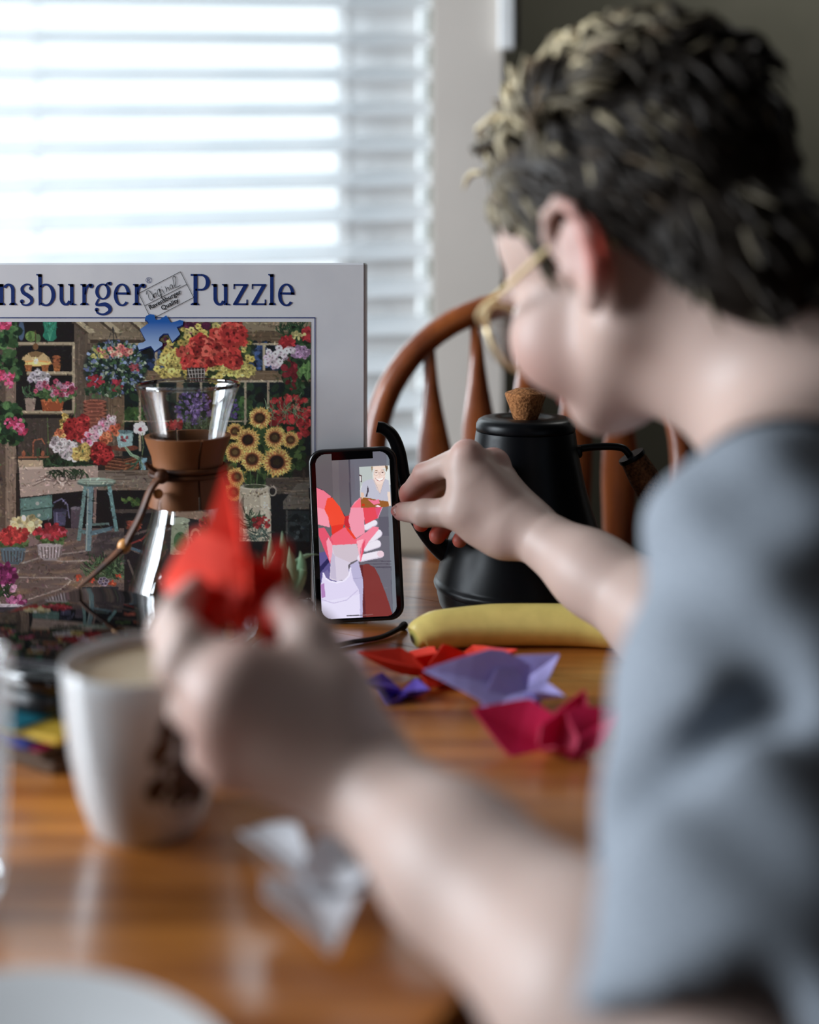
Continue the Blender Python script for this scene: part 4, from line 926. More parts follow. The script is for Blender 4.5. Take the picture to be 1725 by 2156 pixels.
ps = Paint(120, 190, 980, 1975, 0.33)
def paint_screen(p):
    p.rect(100, 180, 1000, 2000, (104, 98, 106)); p.rect(100, 180, 330, 1000, (98, 96, 98)); p.rect(330, 180, 400, 1000, (112, 108, 110)); p.rect(400, 180, 505, 1000, (102, 98, 104)); p.rect(505, 180, 522, 1200, (72, 70, 82)); p.rect(522, 180, 1000, 1300, (108, 108, 120))
    p.rect(640, 1000, 960, 1980, (106, 104, 116)); p.rect(800, 900, 910, 1100, (94, 92, 106)); p.rect(910, 250, 960, 1900, (118, 124, 134))
    p.el(300, 520, 260, 200, (92, 80, 90), .35, soft=.9)
    for y in (1360, 1390, 1420): p.line([(650, y), (920, y + 4)], 7, (76, 70, 84))
    p.line([(760, 1430), (915, 1432), (915, 1900)], 7, (84, 82, 96)); p.line([(770, 1640), (900, 1640)], 4, (120, 118, 130))
    # chair back, shirt, wrist
    p.poly([(590, 1400), (680, 1390), (745, 1430), (790, 1520), (860, 1720), (920, 1930), (920, 1975), (560, 1975)], (126, 52, 50)); p.poly([(590, 1400), (620, 1396), (640, 1975), (560, 1975)], (98, 40, 44))
    p.poly([(150, 1270), (300, 1240), (320, 1500), (150, 1600)], (92, 84, 140)); p.poly([(150, 1430), (280, 1300), (300, 1330), (170, 1480)], (40, 36, 84))
    p.poly([(490, 1400), (575, 1350), (620, 1560), (600, 1975), (480, 1975)], (186, 180, 214)); p.line([(500, 1540), (615, 1532)], 5, (160, 154, 190))
    p.poly([(160, 1690), (200, 1480), (300, 1550), (400, 1560), (492, 1430), (520, 1560), (575, 1660), (580, 1975), (150, 1975)], (222, 214, 242)); p.poly([(170, 1780), (580, 1700), (575, 1975), (170, 1975)], (228, 222, 246))
    p.line([(180, 1750), (300, 1790), (440, 1760), (560, 1660)], 8, (196, 186, 220)); p.poly([(170, 1600), (210, 1580), (220, 1720), (180, 1740)], (176, 130, 186))
    p.poly([(204, 1480), (225, 1530), (275, 1566), (340, 1578), (340, 1530), (290, 1520), (250, 1440)], (112, 104, 154)); p.poly([(430, 1556), (472, 1510), (492, 1432), (474, 1440), (440, 1500)], (140, 132, 178))
    p.poly([(270, 1540), (300, 1180), (560, 1170), (600, 1330), (500, 1370), (468, 1400), (472, 1500), (430, 1550), (330, 1560)], (214, 204, 222)); p.poly([(300, 1180), (560, 1170), (600, 1330), (480, 1370), (330, 1300)], (206, 192, 204)); p.poly([(290, 1250), (330, 1300), (340, 1550), (280, 1530)], (196, 186, 210))
    p.line([(204, 1480), (225, 1530), (275, 1566), (345, 1580), (420, 1562), (472, 1510), (492, 1430)], 16, (236, 230, 250))
    # fingers
    for x0, y0, x1, y1, w in ((670, 1010, 760, 965, 62), (690, 1150, 790, 1075, 92), (660, 1220, 780, 1185, 84), (600, 1330, 810, 1290, 76)): p.line([(x0, y0), (x1, y1)], w, (206, 196, 214)); p.line([(x0, y0 - 4), (x1, y1 - 4)], w - 12, (234, 228, 240))
    p.el(812, 1288, 36, 34, (232, 204, 216))
    # the paper lily
    p.poly([(160, 580), (250, 625), (330, 700), (400, 800), (460, 900), (440, 930), (300, 700)], (70, 40, 66))
    p.poly([(155, 585), (235, 620), (310, 680), (250, 800), (235, 820), (155, 790)], (238, 120, 142)); p.poly([(268, 700), (320, 690), (400, 790), (450, 900), (435, 980), (300, 1000), (235, 815), (252, 760)], (240, 74, 50)); p.poly([(300, 990), (440, 970), (410, 1050), (310, 1110)], (226, 52, 40)); p.poly([(155, 790), (236, 815), (275, 900), (290, 1005), (155, 970)], (242, 150, 170))
    p.poly([(450, 890), (495, 880), (500, 1010), (470, 1020), (440, 970)], (196, 40, 52)); p.poly([(515, 800), (560, 740), (625, 690), (640, 800), (655, 800), (650, 1070), (560, 1120), (510, 1050), (485, 930)], (240, 150, 172)); p.poly([(515, 800), (625, 690), (640, 800)], (246, 110, 130)); p.poly([(640, 790), (850, 790), (800, 910), (660, 980)], (228, 72, 88)); p.poly([(770, 800), (850, 790), (800, 915), (790, 900)], (220, 84, 120)); p.line([(850, 795), (795, 915)], 5, (246, 190, 210))
    p.poly([(285, 1140), (300, 1090), (430, 1010), (455, 1005), (500, 1060), (560, 1130), (600, 1130), (560, 1180), (300, 1190)], (238, 96, 116)); p.poly([(440, 980), (500, 1030), (560, 1120), (540, 1130), (470, 1040)], (232, 64, 44))
    p.poly([(165, 1010), (230, 1005), (320, 1160), (300, 1180), (250, 1110), (290, 1330), (280, 1380), (220, 1230), (165, 1080)], (226, 84, 110)); p.poly([(245, 1150), (270, 1110), (310, 1190), (300, 1300), (275, 1370)], (244, 160, 180)); p.poly([(560, 1130), (680, 1050), (740, 1000), (805, 1010), (795, 1040), (690, 1160), (640, 1240), (600, 1370), (590, 1360), (610, 1200)], (242, 130, 154)); p.poly([(562, 1150), (640, 1130), (600, 1240), (596, 1350)], (250, 176, 192)); p.poly([(625, 1180), (660, 1130), (640, 1240), (602, 1360)], (226, 80, 106))
    # small inset picture of the caller
    p.poly([(616, 374), (905, 362), (938, 362), (938, 790), (620, 806)], (214, 218, 218)); p.poly([(616, 374), (750, 368), (755, 500), (640, 560), (618, 600)], (186, 194, 192)); p.poly([(616, 455), (640, 462), (640, 530), (630, 535), (616, 470)], (70, 40, 46)); p.rect(618, 470, 630, 520, (238, 238, 238)); p.poly([(880, 380), (938, 364), (938, 520), (880, 520)], (222, 226, 224))
    p.poly([(622, 640), (650, 540), (700, 510), (770, 500), (830, 560), (880, 500), (925, 520), (935, 790), (720, 710), (640, 680)], (190, 190, 206)); p.poly([(700, 570), (712, 620), (690, 690), (672, 690), (690, 640)], (56, 46, 60)); p.poly([(760, 505), (885, 495), (850, 600), (830, 665), (800, 620)], (232, 206, 194)); p.line([(768, 515), (828, 662), (880, 510)], 4, (166, 164, 184))
    p.el(826, 468, 62, 92, (240, 216, 206)); p.poly([(752, 372), (905, 363), (890, 392), (770, 400)], (238, 214, 200)); p.poly([(893, 364), (918, 364), (918, 400), (902, 430), (896, 400)], (110, 88, 64)); p.poly([(744, 370), (762, 370), (756, 420), (748, 440)], (150, 126, 98))
    for x, w in ((795, 27), (862, 29)): p.el(x, 443, w, 26, (196, 170, 150)); p.el(x, 443, w - 4, 22, (238, 216, 208)); p.el(x, 434, 11, 5, (90, 60, 56))
    p.line([(822, 440), (833, 438)], 4, (180, 150, 130)); p.line([(780, 415), (812, 411)], 4, (150, 116, 92)); p.line([(848, 411), (882, 410)], 4, (150, 116, 92)); p.line([(830, 450), (834, 476), (822, 482)], 4, (214, 178, 166)); p.poly([(786, 494), (830, 502), (874, 490), (858, 514), (826, 522), (800, 512)], (250, 248, 246)); p.line([(782, 492), (800, 514), (826, 524), (858, 516), (878, 488)], 4, (166, 84, 84))
    p.poly([(622, 690), (700, 700), (830, 730), (918, 740), (918, 796), (620, 806)], (150, 92, 44)); p.poly([(690, 712), (760, 730), (812, 715), (822, 760), (760, 775)], (240, 120, 150)); p.el(648, 776, 18, 14, (200, 54, 24)); p.poly([(770, 790), (800, 775), (830, 790), (820, 800)], (246, 220, 232)); p.poly([(622, 640), (660, 650), (655, 690), (630, 720)], (224, 190, 172)); p.poly([(905, 640), (938, 640), (938, 790), (918, 790)], (236, 214, 200))
    p.line([(440, 1921), (598, 1918)], 9, (60, 58, 66)); p.line([(598, 1918), (706, 1912)], 7, (150, 110, 110))
paint_screen(ps)
nw, nh = 150, 320; SW, SH = 0.0665, 0.1441
u, v = np.meshgrid(np.linspace(0, 1, nw), np.linspace(0, 1, nh))
zx = 152 + 786 * u + 26 * v; zy = 238 - 30 * u + 1718 * v
ix = np.clip(((zx - ps.x0) * ps.sc).astype(int), 0, ps.w - 1); iy = np.clip(((zy - ps.y0) * ps.sc).astype(int), 0, ps.h - 1)
cols = lin(np.clip(ps.a[iy, ix], 0, 255)).reshape(-1, 3)
lx = (u - .5) * SW; ly = (.5 - v) * SH
V = (pc + pn * .0058)[None, None] + lx[..., None] * prr + ly[..., None] * pu
Q = grid_quads(nw, nh)
qx = lx.reshape(-1)[Q].mean(1); qy = ly.reshape(-1)[Q].mean(1)
rc = .0095; ex = np.maximum(np.abs(qx) - (SW / 2 - rc), 0); ey = np.maximum(np.abs(qy) - (SH / 2 - rc), 0)
keep = (np.hypot(ex, ey) < rc) & ~((np.abs(qx) < .0185) & (qy > SH / 2 - .0058))
M['screen'] = attr_mat('lit_phone_screen', emit=1.0, rough=0.08, spec=0.4)
finish(quad_mesh('screen', V.reshape(-1, 3), Q[keep], cols), 'screen', M['screen'], ph, False)

# ------------------------------------------------------------------ kettle
kc = np.array(((1107 - CX) / F * 1.10, 1.10, 0.75))
kt = thing('gooseneck_kettle', 'matte black gooseneck kettle with cork lid knob and cork handle', 'kettle', kc)
prof = [(.071, 0.0005), (.076, .002), (.0795, .008), (.0815, .016), (.0820, .0225), (.0838, .0235), (.0848, .0265), (.0840, .0292), (.0822, .0305), (.0815, .033), (.0785, .046), (.0725, .062), (.0655, .080), (.0595, .098), (.0545, .116), (.0505, .134), (.0475, .150), (.0462, .162), (.0455, .1655), (.0440, .166)]
g = Geo(); g.lathe(prof, kc, 72); g.build('body', M['black'], kt, True, 40)
g = Geo(); g.lathe([(.0435, .165), (.0452, .1662), (.0458, .168), (.0455, .172), (.0435, .1755), (.040, .1775), (.030, .1785), (.024, .1782), (.022, .1765), (.012, .176), (0.0001, .176)], kc, 64); g.build('lid', M['black'], kt, True, 40)
g = Geo(); g.lathe([(.0001, .1755), (.0108, .1757), (.0115, .177), (.0188, .1975), (.0192, .1990), (.0185, .2005), (.0105, .2035), (.0098, .2041), (.0001, .2044)], kc, 40); kb = g.build('lid_knob', M['cork'], kt, True, 40)
yk = 1.10
sp = spline([R(952, 1166, yk), R(925, 1150, yk), R(893, 1113, yk), R(866, 1066, yk), R(850, 1010, yk), R(841, 955, yk), R(828, 920, yk), R(810, 903, yk), R(794, 899, yk)], 8)
g = Geo(); g.tube(sp, np.interp(np.linspace(0, 1, len(sp)), [0, .12, .35, .7, 1], [.0125, .0095, .0072, .006, .0052]), 18); g.build('spout', M['black'], kt)
hp = spline([R(1205, 948, yk), R(1240, 942, yk), R(1282, 940, yk), R(1310, 943, yk), R(1322, 953, yk), R(1330, 966, yk)], 8)
g = Geo(); g.tube(hp, .0034, 12); g.box(R(1211, 950, yk), (.012, .016, .01), bev=.002); g.build('handle_rod', M['black'], kt)
h0, h1 = R(1331, 962, yk), R(1420, 1115, yk); hd = unit(h1 - h0); hx = unit(np.cross(hd, (0, 1, 0))); hax = np.array([hx, np.cross(hd, hx), hd]); HL = np.linalg.norm(h1 - h0)
g = Geo(); g.lathe([(.0001, -.002), (.0128, -.002), (.0132, 0), (.0128, .002), (.0001, .002)], h0, 28, hax); g.build('handle_collar', M['black'], kt, True, 40)
g = Geo(); g.lathe([(.0001, .002), (.0118, .002), (.0122, .004), (.0138, .02), (.0142, .04), (.013, HL * .85), (.011, HL), (.0001, HL + .001)], h0, 28, hax); g.build('handle_grip', M['corkdark'], kt, True, 40)

# ------------------------------------------------------------------ glass coffee maker
cc = np.array(((396 - CX) / F * 1.02, 1.02, .75))
cm = thing('pour_over_coffee_maker', 'hourglass shaped glass coffee maker with a wooden collar and leather tie', 'coffee maker', cc)
prof = [(.001, .001), (.050, .001), (.0565, .003), (.0592, .008), (.0585, .014), (.0505, .036), (.040, .070), (.031, .100), (.0262, .120), (.0245, .135), (.0250, .146), (.0275, .160), (.0325, .182), (.0380, .202), (.0420, .213), (.0432, .2155)]
g = Geo(); g.lathe(prof, cc, 64, cap=False); g.build('carafe', M['glass'], cm, True, 60, solid=.0026)
g = Geo(); an = np.linspace(0, 2 * math.pi, 49); g.tube([(cc[0] + .0430 * math.cos(a), cc[1] + .0430 * math.sin(a), .75 + .2155) for a in an], .0017, 8, cap=False); g.build('glass_rim', M['rim'], cm)
# collar in two halves
cz = np.array([.114, .122, .136, .146, .156, .168, .1725]); co = np.array([.0330, .0325, .0296, .0292, .0308, .0352, .0366])
for q, a0 in enumerate((math.radians(-62), math.radians(118))):
    g = Geo(); n = 26; v = []; ang_ = np.linspace(a0 + .03, a0 + math.pi - .03, n)
    for lay in (co, co - .0042):
        for z, r in zip(cz, lay):
            for a in ang_: v.append((cc[0] + r * math.cos(a), cc[1] + r * math.sin(a), .75 + z))
    m = len(cz); f = []
    id_ = lambda L_, k, i_: L_ * m * n + k * n + i_
    for k in range(m - 1):
        for i_ in range(n - 1):
            f.append((id_(0, k, i_), id_(0, k, i_ + 1), id_(0, k + 1, i_ + 1), id_(0, k + 1, i_))); f.append((id_(1, k, i_), id_(1, k + 1, i_), id_(1, k + 1, i_ + 1), id_(1, k, i_ + 1)))
        for i_, s_ in ((0, 1), (n - 1, -1)):
            qd = (id_(0, k, i_), id_(0, k + 1, i_), id_(1, k + 1, i_), id_(1, k, i_)); f.append(qd if s_ > 0 else qd[::-1])
    for i_ in range(n - 1):
        f.append((id_(0, 0, i_), id_(1, 0, i_), id_(1, 0, i_ + 1), id_(0, 0, i_ + 1))); f.append((id_(0, m - 1, i_), id_(0, m - 1, i_ + 1), id_(1, m - 1, i_ + 1), id_(1, m - 1, i_)))
    g.add(v, f); g.build('collar_half', M['collar'], cm, True, 40)
g = Geo()
for dz in (.1405, .1455): g.tube([(cc[0] + .0312 * math.cos(a), cc[1] + .0312 * math.sin(a), .75 + dz) for a in an], .0024, 8, cap=False)
kn = R(340, 1003, .985)
g.ball(kn, (.006, .005, .0065), 12, 8); g.tube(spline([kn + (-.004, 0, .004), kn + (-.010, -.003, .009), kn + (-.013, -.003, .012)], 5), .0018, 8)
g.tube(spline([kn, R(318, 1030, .98), R(296, 1085, .975), R(272, 1132, .97), R(262, 1150, .97)], 8), .0050, 10, .55)
g.tube(spline([R(258, 1154, .97), R(228, 1182, .968), R(192, 1214, .968), R(166, 1236, .968)], 8), np.linspace(.0055, .0026, 25), 10, .6); g.build('leather_tie', M['leather'], cm)
g = Geo(); g.ball(R(262, 1150, .97), (.0058, .005, .006), 14, 10); g.build('tie_bead', M['bead'], cm)
g = Geo(); g.ball(R(333, 1040, .985), (.0042, .004, .0042), 14, 10); g.build('tie_bead', M['bead'], cm)
g = Geo(); p0, p1 = R(352, 1040, .992), R(348, 1105, .982); g.tube([p0, p0 * .6 + p1 * .4, p1, p1 - (0, -.003, .004)], [.006, .0078, .0078, .003], 16); g.build('pouring_groove', M['glass'], cm); g = Geo(); g.ball(R(330, 1214, .967), .0042, 14, 10); g.build('glass_button', M['glass'], cm)

# ------------------------------------------------------------------ black glossy case on a pile of folding paper
B = np.array((-.262, .985, 0)); caseC = B + gdir * .08 - e * .091
def rslab(name, c, w, d, r, z0, z1, mat, parent=None, rot=0.0, bev=.003):
    ax = np.array([gdir * math.cos(rot) + e * math.sin(rot), -gdir * math.sin(rot) + e * math.cos(rot), zv])
    g = Geo(); h = z1 - z0; b_ = min(bev, h * .45)
    slab(g, np.array((c[0], c[1], z0)), ax, w, d, r, [(b_, 0), (b_ * .3, b_ * .3), (0, b_), (0, h - b_), (b_ * .3, h - b_ * .3), (b_, h)])
    return g.build(name, mat, parent, True, 25)
cs = thing('gloss_case', 'mirror glossy black flat case lying on folding paper before the coffee maker', 'case', (caseC[0], caseC[1], .7805))
rslab('case_lid', caseC, .16, .182, .03, .7935, .806, M['gloss'], cs, bev=.004); rslab('case_base', caseC, .158, .18, .029, .7805, .7932, M['blackplastic'], cs, bev=.003)
zc = .75
for nm, th, off, rot, w, lab in (('kraft', .0075, (.004, -.012), .02, .15, 'brown kraft paper block at the very bottom of the folding paper pile'), ('kraft', .0070, (0, -.010), -.03, .15, 'brown kraft paper block second from the bottom of the pile'), ('pink', .0045, (-.006, -.020), .05, .15, 'magenta pink paper pad in the pile under the black case'), ('navy', .0042, (0, -.024), -.02, .15, 'dark blue paper pad in the pile under the black case'),
                                 ('yellow', .0040, (.012, -.022), .06, .15, 'yellow paper pad in the pile under the black case'), ('teal', .0031, (-.01, -.020), -.05, .15, 'teal paper pad topmost in the pile under the black case')):
    c = caseC + gdir * off[0] + e * off[1]
    o = rslab('paper_pad', c, w, w + .018, .002, zc + .0001, zc + th, M[nm], None, rot, .0006); tag(o, lab, 'paper', 'pads of folding paper'); zc += th

# ------------------------------------------------------------------ mug, tumbler, plate
mc = np.array((-.149, .68, .75))
mg = thing('coffee_mug', 'white tapered mug of milky coffee with a dark brown print', 'mug', mc)
prof = [(.001, .003), (.026, .003), (.0275, .0005), (.0300, .0005), (.0325, .004), (.0385, .022), (.0432, .045), (.0462, .068), (.0476, .086), (.0480, .0930), (.0474, .0945), (.0462, .0945), (.0452, .0930), (.0440, .078), (.0395, .040), (.031, .010), (.001, .008)]
g = Geo(); g.lathe(prof, mc, 64, cap=False); g.build('cup', M['ceramic'], mg, True, 50)
g = Geo(); g.lathe([(.0001, .0870), (.040, .0870), (.0442, .0874), (.0448, .0886)], mc, 48, cap=False); g.build('coffee', M['coffee'], mg)
M['mugprint'] = plain('brown_mug_print', L4(46, 30, 26), L4(84, 56, 44), 0.3, 60)
g = Geo(); pr_ = np.array(prof[4:10])
def onmug(a, z): r = np.interp(z, pr_[:, 1], pr_[:, 0]) + .0003; return (mc[0] + r * math.cos(a), mc[1] + r * math.sin(a), .75 + z)
rm = random.Random(4)
for a0, z0, ra, rz, t_ in ((-1.05, .064, .20, .006, .5), (-.75, .060, .20, .007, -.5), (-.9, .050, .10, .014, 0), (-1.2, .050, .14, .006, .9), (-.6, .045, .18, .007, .6), (-1.0, .034, .22, .007, -.7), (-.7, .030, .2, .008, .4), (-1.25, .028, .14, .006, .3), (-.9, .019, .24, .006, -.2), (-.55, .020, .12, .008, .8), (-.4, .058, .14, .01, .2), (-.35, .034, .14, .012, -.3)):
    n = 14; pts = [(a0, z0)]
    for q in range(n):
        th = 2 * math.pi * q / n; u_, w_ = ra * math.cos(th), rz * math.sin(th); pts.append((a0 + u_, z0 + .008 + 1.25 * w_ + t_ * u_ * .03))
    g.add([onmug(a, z) for a, z in pts], [(0, q + 1, (q + 1) % n + 1) for q in range(n)])
g.build('printed_motif', M['mugprint'], mg)

gc = np.array((-.2375, .60, .75))
gl = thing('drinking_glass', 'clear drinking glass with a thick base at the left edge', 'glass', gc)
g = Geo(); g.lathe([(.001, .0006), (.029, .0006), (.0315, .003), (.0335, .02), (.0350, .06), (.0362, .112), (.0364, .1185), (.0355, .1195), (.0345, .118), (.0332, .060), (.0312, .022), (.027, .016), (.001, .015)], gc, 48, cap=False); g.build('tumbler', M['tumbler'], gl, True, 50)
M['water'] = thin_glass('water', (0.96, 0.97, 0.98, 1), .11, .02, .5); g = Geo(); g.lathe([(.001, .0156), (.0268, .0165), (.0309, .0225), (.0328, .058), (.0332, .066), (.001, .0662)], gc, 48, cap=False); g.build('water', M['water'], gl, True, 50)

plc = np.array((-.157, .405, .75))
pl = thing('dinner_plate', 'white round plate in the near left corner of the table', 'plate', plc)
g = Geo(); g.lathe([(.001, .002), (.058, .002), (.060, .0005), (.064, .0005), (.066, .003), (.084, .010), (.1035, .0155), (.105, .017), (.1035, .0182), (.083, .0135), (.066, .0065), (.060, .0055), (.001, .005)], plc, 64, cap=False); g.build('plate', M['ceramic'], pl, True, 50)

# ------------------------------------------------------------------ banana
bn = thing('banana', 'yellow banana with a green tip lying before the kettle', 'banana', R(1090, 1362, .99) * (1, 1, 0) + (0, 0, .75))
m, nt, b = new_mat('banana_skin'); a = nt.nodes.new('ShaderNodeAttribute'); a.attribute_name = 'Col'
col, fac = noise_mix(nt, (.9, .9, .88, 1), (1, 1, 1, 1), 70, 5); mm2 = nt.nodes.new('ShaderNodeMix'); mm2.data_type = 'RGBA'; mm2.blend_type = 'MULTIPLY'; mm2.inputs[0].default_value = 1
nt.links.new(a.outputs['Color'], mm2.inputs[6]); nt.links.new(col, mm2.inputs[7]); nt.links.new(mm2.outputs[2], b.inputs['Base Color']); b.inputs['Roughness'].default_value = .42; M['banana'] = m
bp = spline([R(868, 1346, .985), R(885, 1340, .988), R(930, 1332, .992), R(1020, 1328, .998), R(1120, 1328, 1.0), R(1220, 1332, .998), R(1300, 1342, .99), R(1350, 1352, .98), R(1376, 1352, .972)], 6)
nb = len(bp); tt = np.linspace(0, 1, nb); rad = np.interp(tt, [0, .02, .06, .12, .22, .4, .6, .75, .86, .93, 1], [.0028, .0058, .0092, .0125, .0155, .0172, .0172, .0155, .011, .006, .005])
bp[:, 2] = np.maximum(bp[:, 2], .7503 + rad); v = []; vc = []
tg = np.gradient(bp, axis=0); tg /= np.linalg.norm(tg, axis=1)[:, None]
for q in range(nb):
    sd = unit(np.cross(tg[q], zv)); upv = np.cross(sd, tg[q])
    for h in range(20):
        a = 2 * math.pi * h / 20 + .3; r = rad[q] * (1 + .035 * math.cos(5 * a)); v.append(bp[q] + r * (math.cos(a) * sd + math.sin(a) * upv))
        base = lin((250, 226, 132)); gr = lin((150, 160, 70)); dkc = lin((48, 40, 28)); w_ = max(0, 1 - tt[q] / .05); c = base * (1 - w_) + gr * w_
        if tt[q] < .012: c = dkc
        if tt[q] > .93: c = lin((140, 130, 60))
        vc.append(c)
g = Geo(); g.add(v, [(q * 20 + h, q * 20 + (h + 1) % 20, q * 20 + 20 + (h + 1) % 20, q * 20 + 20 + h) for q in range(nb - 1) for h in range(20)] + [tuple(range(19, -1, -1)), tuple(range((nb - 1) * 20, nb * 20))], np.array(vc)); g.build('peel', M['banana'], bn, True, 80)

# ------------------------------------------------------------------ cable
cb = spline([T(852, 1316, .7535), T(840, 1324, .7535), T(800, 1342, .7525), T(740, 1352, .7525), T(690, 1362, .7525), T(640, 1362, .7525), T(600, 1350, .7525)], 10)
g = Geo(); g.tube(cb, np.interp(np.linspace(0, 1, len(cb)), [0, .1, .16, 1], [.0034, .0034, .0022, .0019]), 12)
tag(g.build('charging_cable', M['cable'], None), 'black cable end lying on the table in front of the phone', 'cable')

# ------------------------------------------------------------------ small succulent
sc_ = np.array((-.100, .985, .75))
su = thing('potted_succulent', 'small pale green succulent in a dark pot left of the phone', 'plant', sc_)
g = Geo(); g.lathe([(.001, .0005), (.026, .0005), (.030, .004), (.029, .005), (.020, .004), (.001, .004)], sc_, 36, cap=False); g.build('saucer', M['pot'], su, True, 50)
g = Geo(); g.lathe([(.001, .0045), (.016, .0045), (.021, .034), (.0215, .038), (.0195, .038), (.0185, .032), (.001, .031)], sc_, 36, cap=False); g.build('pot', M['blackplastic'], su, True, 50)
g = Geo(); g.lathe([(.0001, .034), (.012, .0335), (.0185, .0325)], sc_, 24, cap=False); g.build('soil', M['soil'], su)
def leaf(base, tip, w, bend, th=.0022):
    base, tip = np.asarray(base), np.asarray(tip); d = tip - base; s_ = unit(np.cross(d, (0, 1, 0.05))); n_ = unit(np.cross(s_, d)); v = []; k = 10
    for q in range(k + 1):
        t_ = q / k; c = base + d * t_ + np.asarray(bend) * 4 * t_ * (1 - t_); ww = w * (np.interp(t_, [0, .15, .45, .8, 1], [.6, .85, 1, .55, .03])); hh = th * (1 - t_ * .85)
        for a in np.linspace(0, 2 * math.pi, 8, endpoint=False): v.append(c + s_ * ww * math.cos(a) + n_ * hh * math.sin(a) - n_ * ww * .5 * abs(math.cos(a)) * 0)
    g = Geo(); g.add(v, [(q * 8 + h, q * 8 + (h + 1) % 8, q * 8 + 8 + (h + 1) % 8, q * 8 + 8 + h) for q in range(k) for h in range(8)] + [tuple(range(7, -1, -1)), tuple(range(8 * k, 8 * k + 8))]); g.build('leaf', M['leaf'], su)
bs = sc_ + (0, 0, .033)
for px, py, yy, w, bend in ((594, 1118, .985, .0062, (0, 0, 0)), (570, 1128, .98, .0058, (-.004, 0, 0)), (610, 1150, .972, .0056, (.004, 0, 0)), (578, 1160, .968, .0066, (-.006, -.004, 0)), (632, 1160, .985, .0055, (.006, 0, .004)), (556, 1170, .985, .005, (-.004, 0, .006)), (600, 1185, .955, .0066, (0, -.008, .004)), (640, 1200, .975, .006, (.004, 0, .010)), (674, 1168, .995, .0034, (-.006, 0, .014)), (545, 1215, .96, .005, (-.004, 0, .01))):
    leaf(bs + rng.uniform(-.004, .004, 3) * (1, 1, 0), R(px, py, yy), w, bend)

# ------------------------------------------------------------------ folded paper flowers
def petal(g, base, tip, w, up, fold=.35, curl=0.0, n=7, wb=.35, pk=.45):
    base, tip = np.asarray(base, float), np.asarray(tip, float); d = tip - base; L_ = np.linalg.norm(d); up = np.asarray(up, float); s_ = unit(np.cross(d, up)); n_ = unit(np.cross(s_, d)); v = []
    for q in range(n + 1):
        t_ = q / n; ww = w * np.interp(t_, [0, pk, 1], [wb, 1, .02]); c = base + d * t_ + n_ * curl * L_ * 4 * t_ * (1 - t_)
        for s in (-1, -.5, 0, .5, 1): v.append(c + s_ * ww * s * .5 + n_ * ww * fold * (abs(s) - .3))
    g.add(v, [(q * 5 + h, q * 5 + h + 1, q * 5 + 6 + h, q * 5 + 5 + h) for q in range(n) for h in range(4)])
def flower(name, label, base, parts, mat, group='folded paper flowers on the table'):
    t = thing(name, label, 'paper flower', base, group)
    for nm, args, kw in parts:
        g = Geo(); petal(g, *args, **kw); g.build(nm, mat, t, False, solid=.0007)
    return t
up = (0, 0, 1)
flower('origami_flower', 'bright red folded paper flower lying just in front of the banana', T(930, 1432), [
    ('petal', (R(925, 1420, .925), R(754, 1372, .91), .046, up), dict(fold=.3, curl=-.05)), ('petal', (R(935, 1420, .93), R(1090, 1368, .925), .046, up), dict(fold=.35, curl=-.05)),
    ('petal', (R(930, 1425, .93), R(862, 1372, .965), .03, (0, -1, .4)), dict(fold=.35)), ('petal', (R(900, 1425, .915), R(990, 1384, .935), .03, (0, -1, .6)), dict(fold=.5, curl=.12)), ('petal', (R(940, 1428, .92), R(905, 1448, .885), .036, up), dict(fold=.25)),
    ('petal', (R(925, 1415, .93), R(870, 1384, .915), .024, (0, -1, .6)), dict(fold=.6, curl=.1))], M['redpaper'])
flower('origami_flower', 'deep violet folded paper flower half under the red one', T(850, 1492, .7505), [
    ('petal', (R(845, 1462, .885), R(770, 1434, .875), .034, up), dict(fold=.3)), ('petal', (R(845, 1465, .88), R(905, 1452, .875), .03, up), dict(fold=.3)), ('petal', (R(845, 1462, .885), R(815, 1482, .86), .03, up), dict(fold=.35))], M['violet'])
flower('origami_flower', 'pale lilac folded paper flower in the middle of the table', T(1060, 1486, .7505), [
    ('petal', (R(1112, 1452, .855), R(892, 1412, .85), .044, (0, -.75, .6)), dict(fold=.28, curl=.06, wb=.7, pk=.35)), ('petal', (R(1090, 1440, .865), R(1178, 1378, .865), .032, (0, -.8, .5)), dict(fold=.2, wb=.9, pk=.3)),
    ('petal', (R(1105, 1462, .85), R(1190, 1466, .835), .022, up), dict(fold=.4)), ('petal', (R(1110, 1450, .852), R(1010, 1490, .838), .034, (0, -.6, .8)), dict(fold=.3, curl=.1, wb=.8)), ('petal', (R(1085, 1460, .862), R(1140, 1490, .842), .026, (0, -.5, .8)), dict(fold=.3))], M['lilac'])
flower('origami_flower', 'magenta pink folded paper flower closest to the grey sleeve', T(1170, 1592, .7505), [
    ('petal', (R(1165, 1570, .785), R(995, 1492, .795), .042, (0, -.7, .7)), dict(fold=.25, curl=-.04, wb=.8)), ('petal', (R(1185, 1565, .79), R(1232, 1452, .80), .026, (0, -1, .2)), dict(fold=.3, wb=.9)),
    ('petal', (R(1180, 1570, .78), R(1312, 1492, .785), .030, (0, -.7, .7)), dict(fold=.3, wb=.9)), ('petal', (R(1165, 1582, .772), R(1188, 1492, .782), .026, (0, -1, .2)), dict(fold=.5, curl=-.05, wb=.9)), ('petal', (R(1150, 1580, .775), R(1230, 1590, .765), .028, up), dict(fold=.3, curl=.1, wb=.7))], M['magenta'])
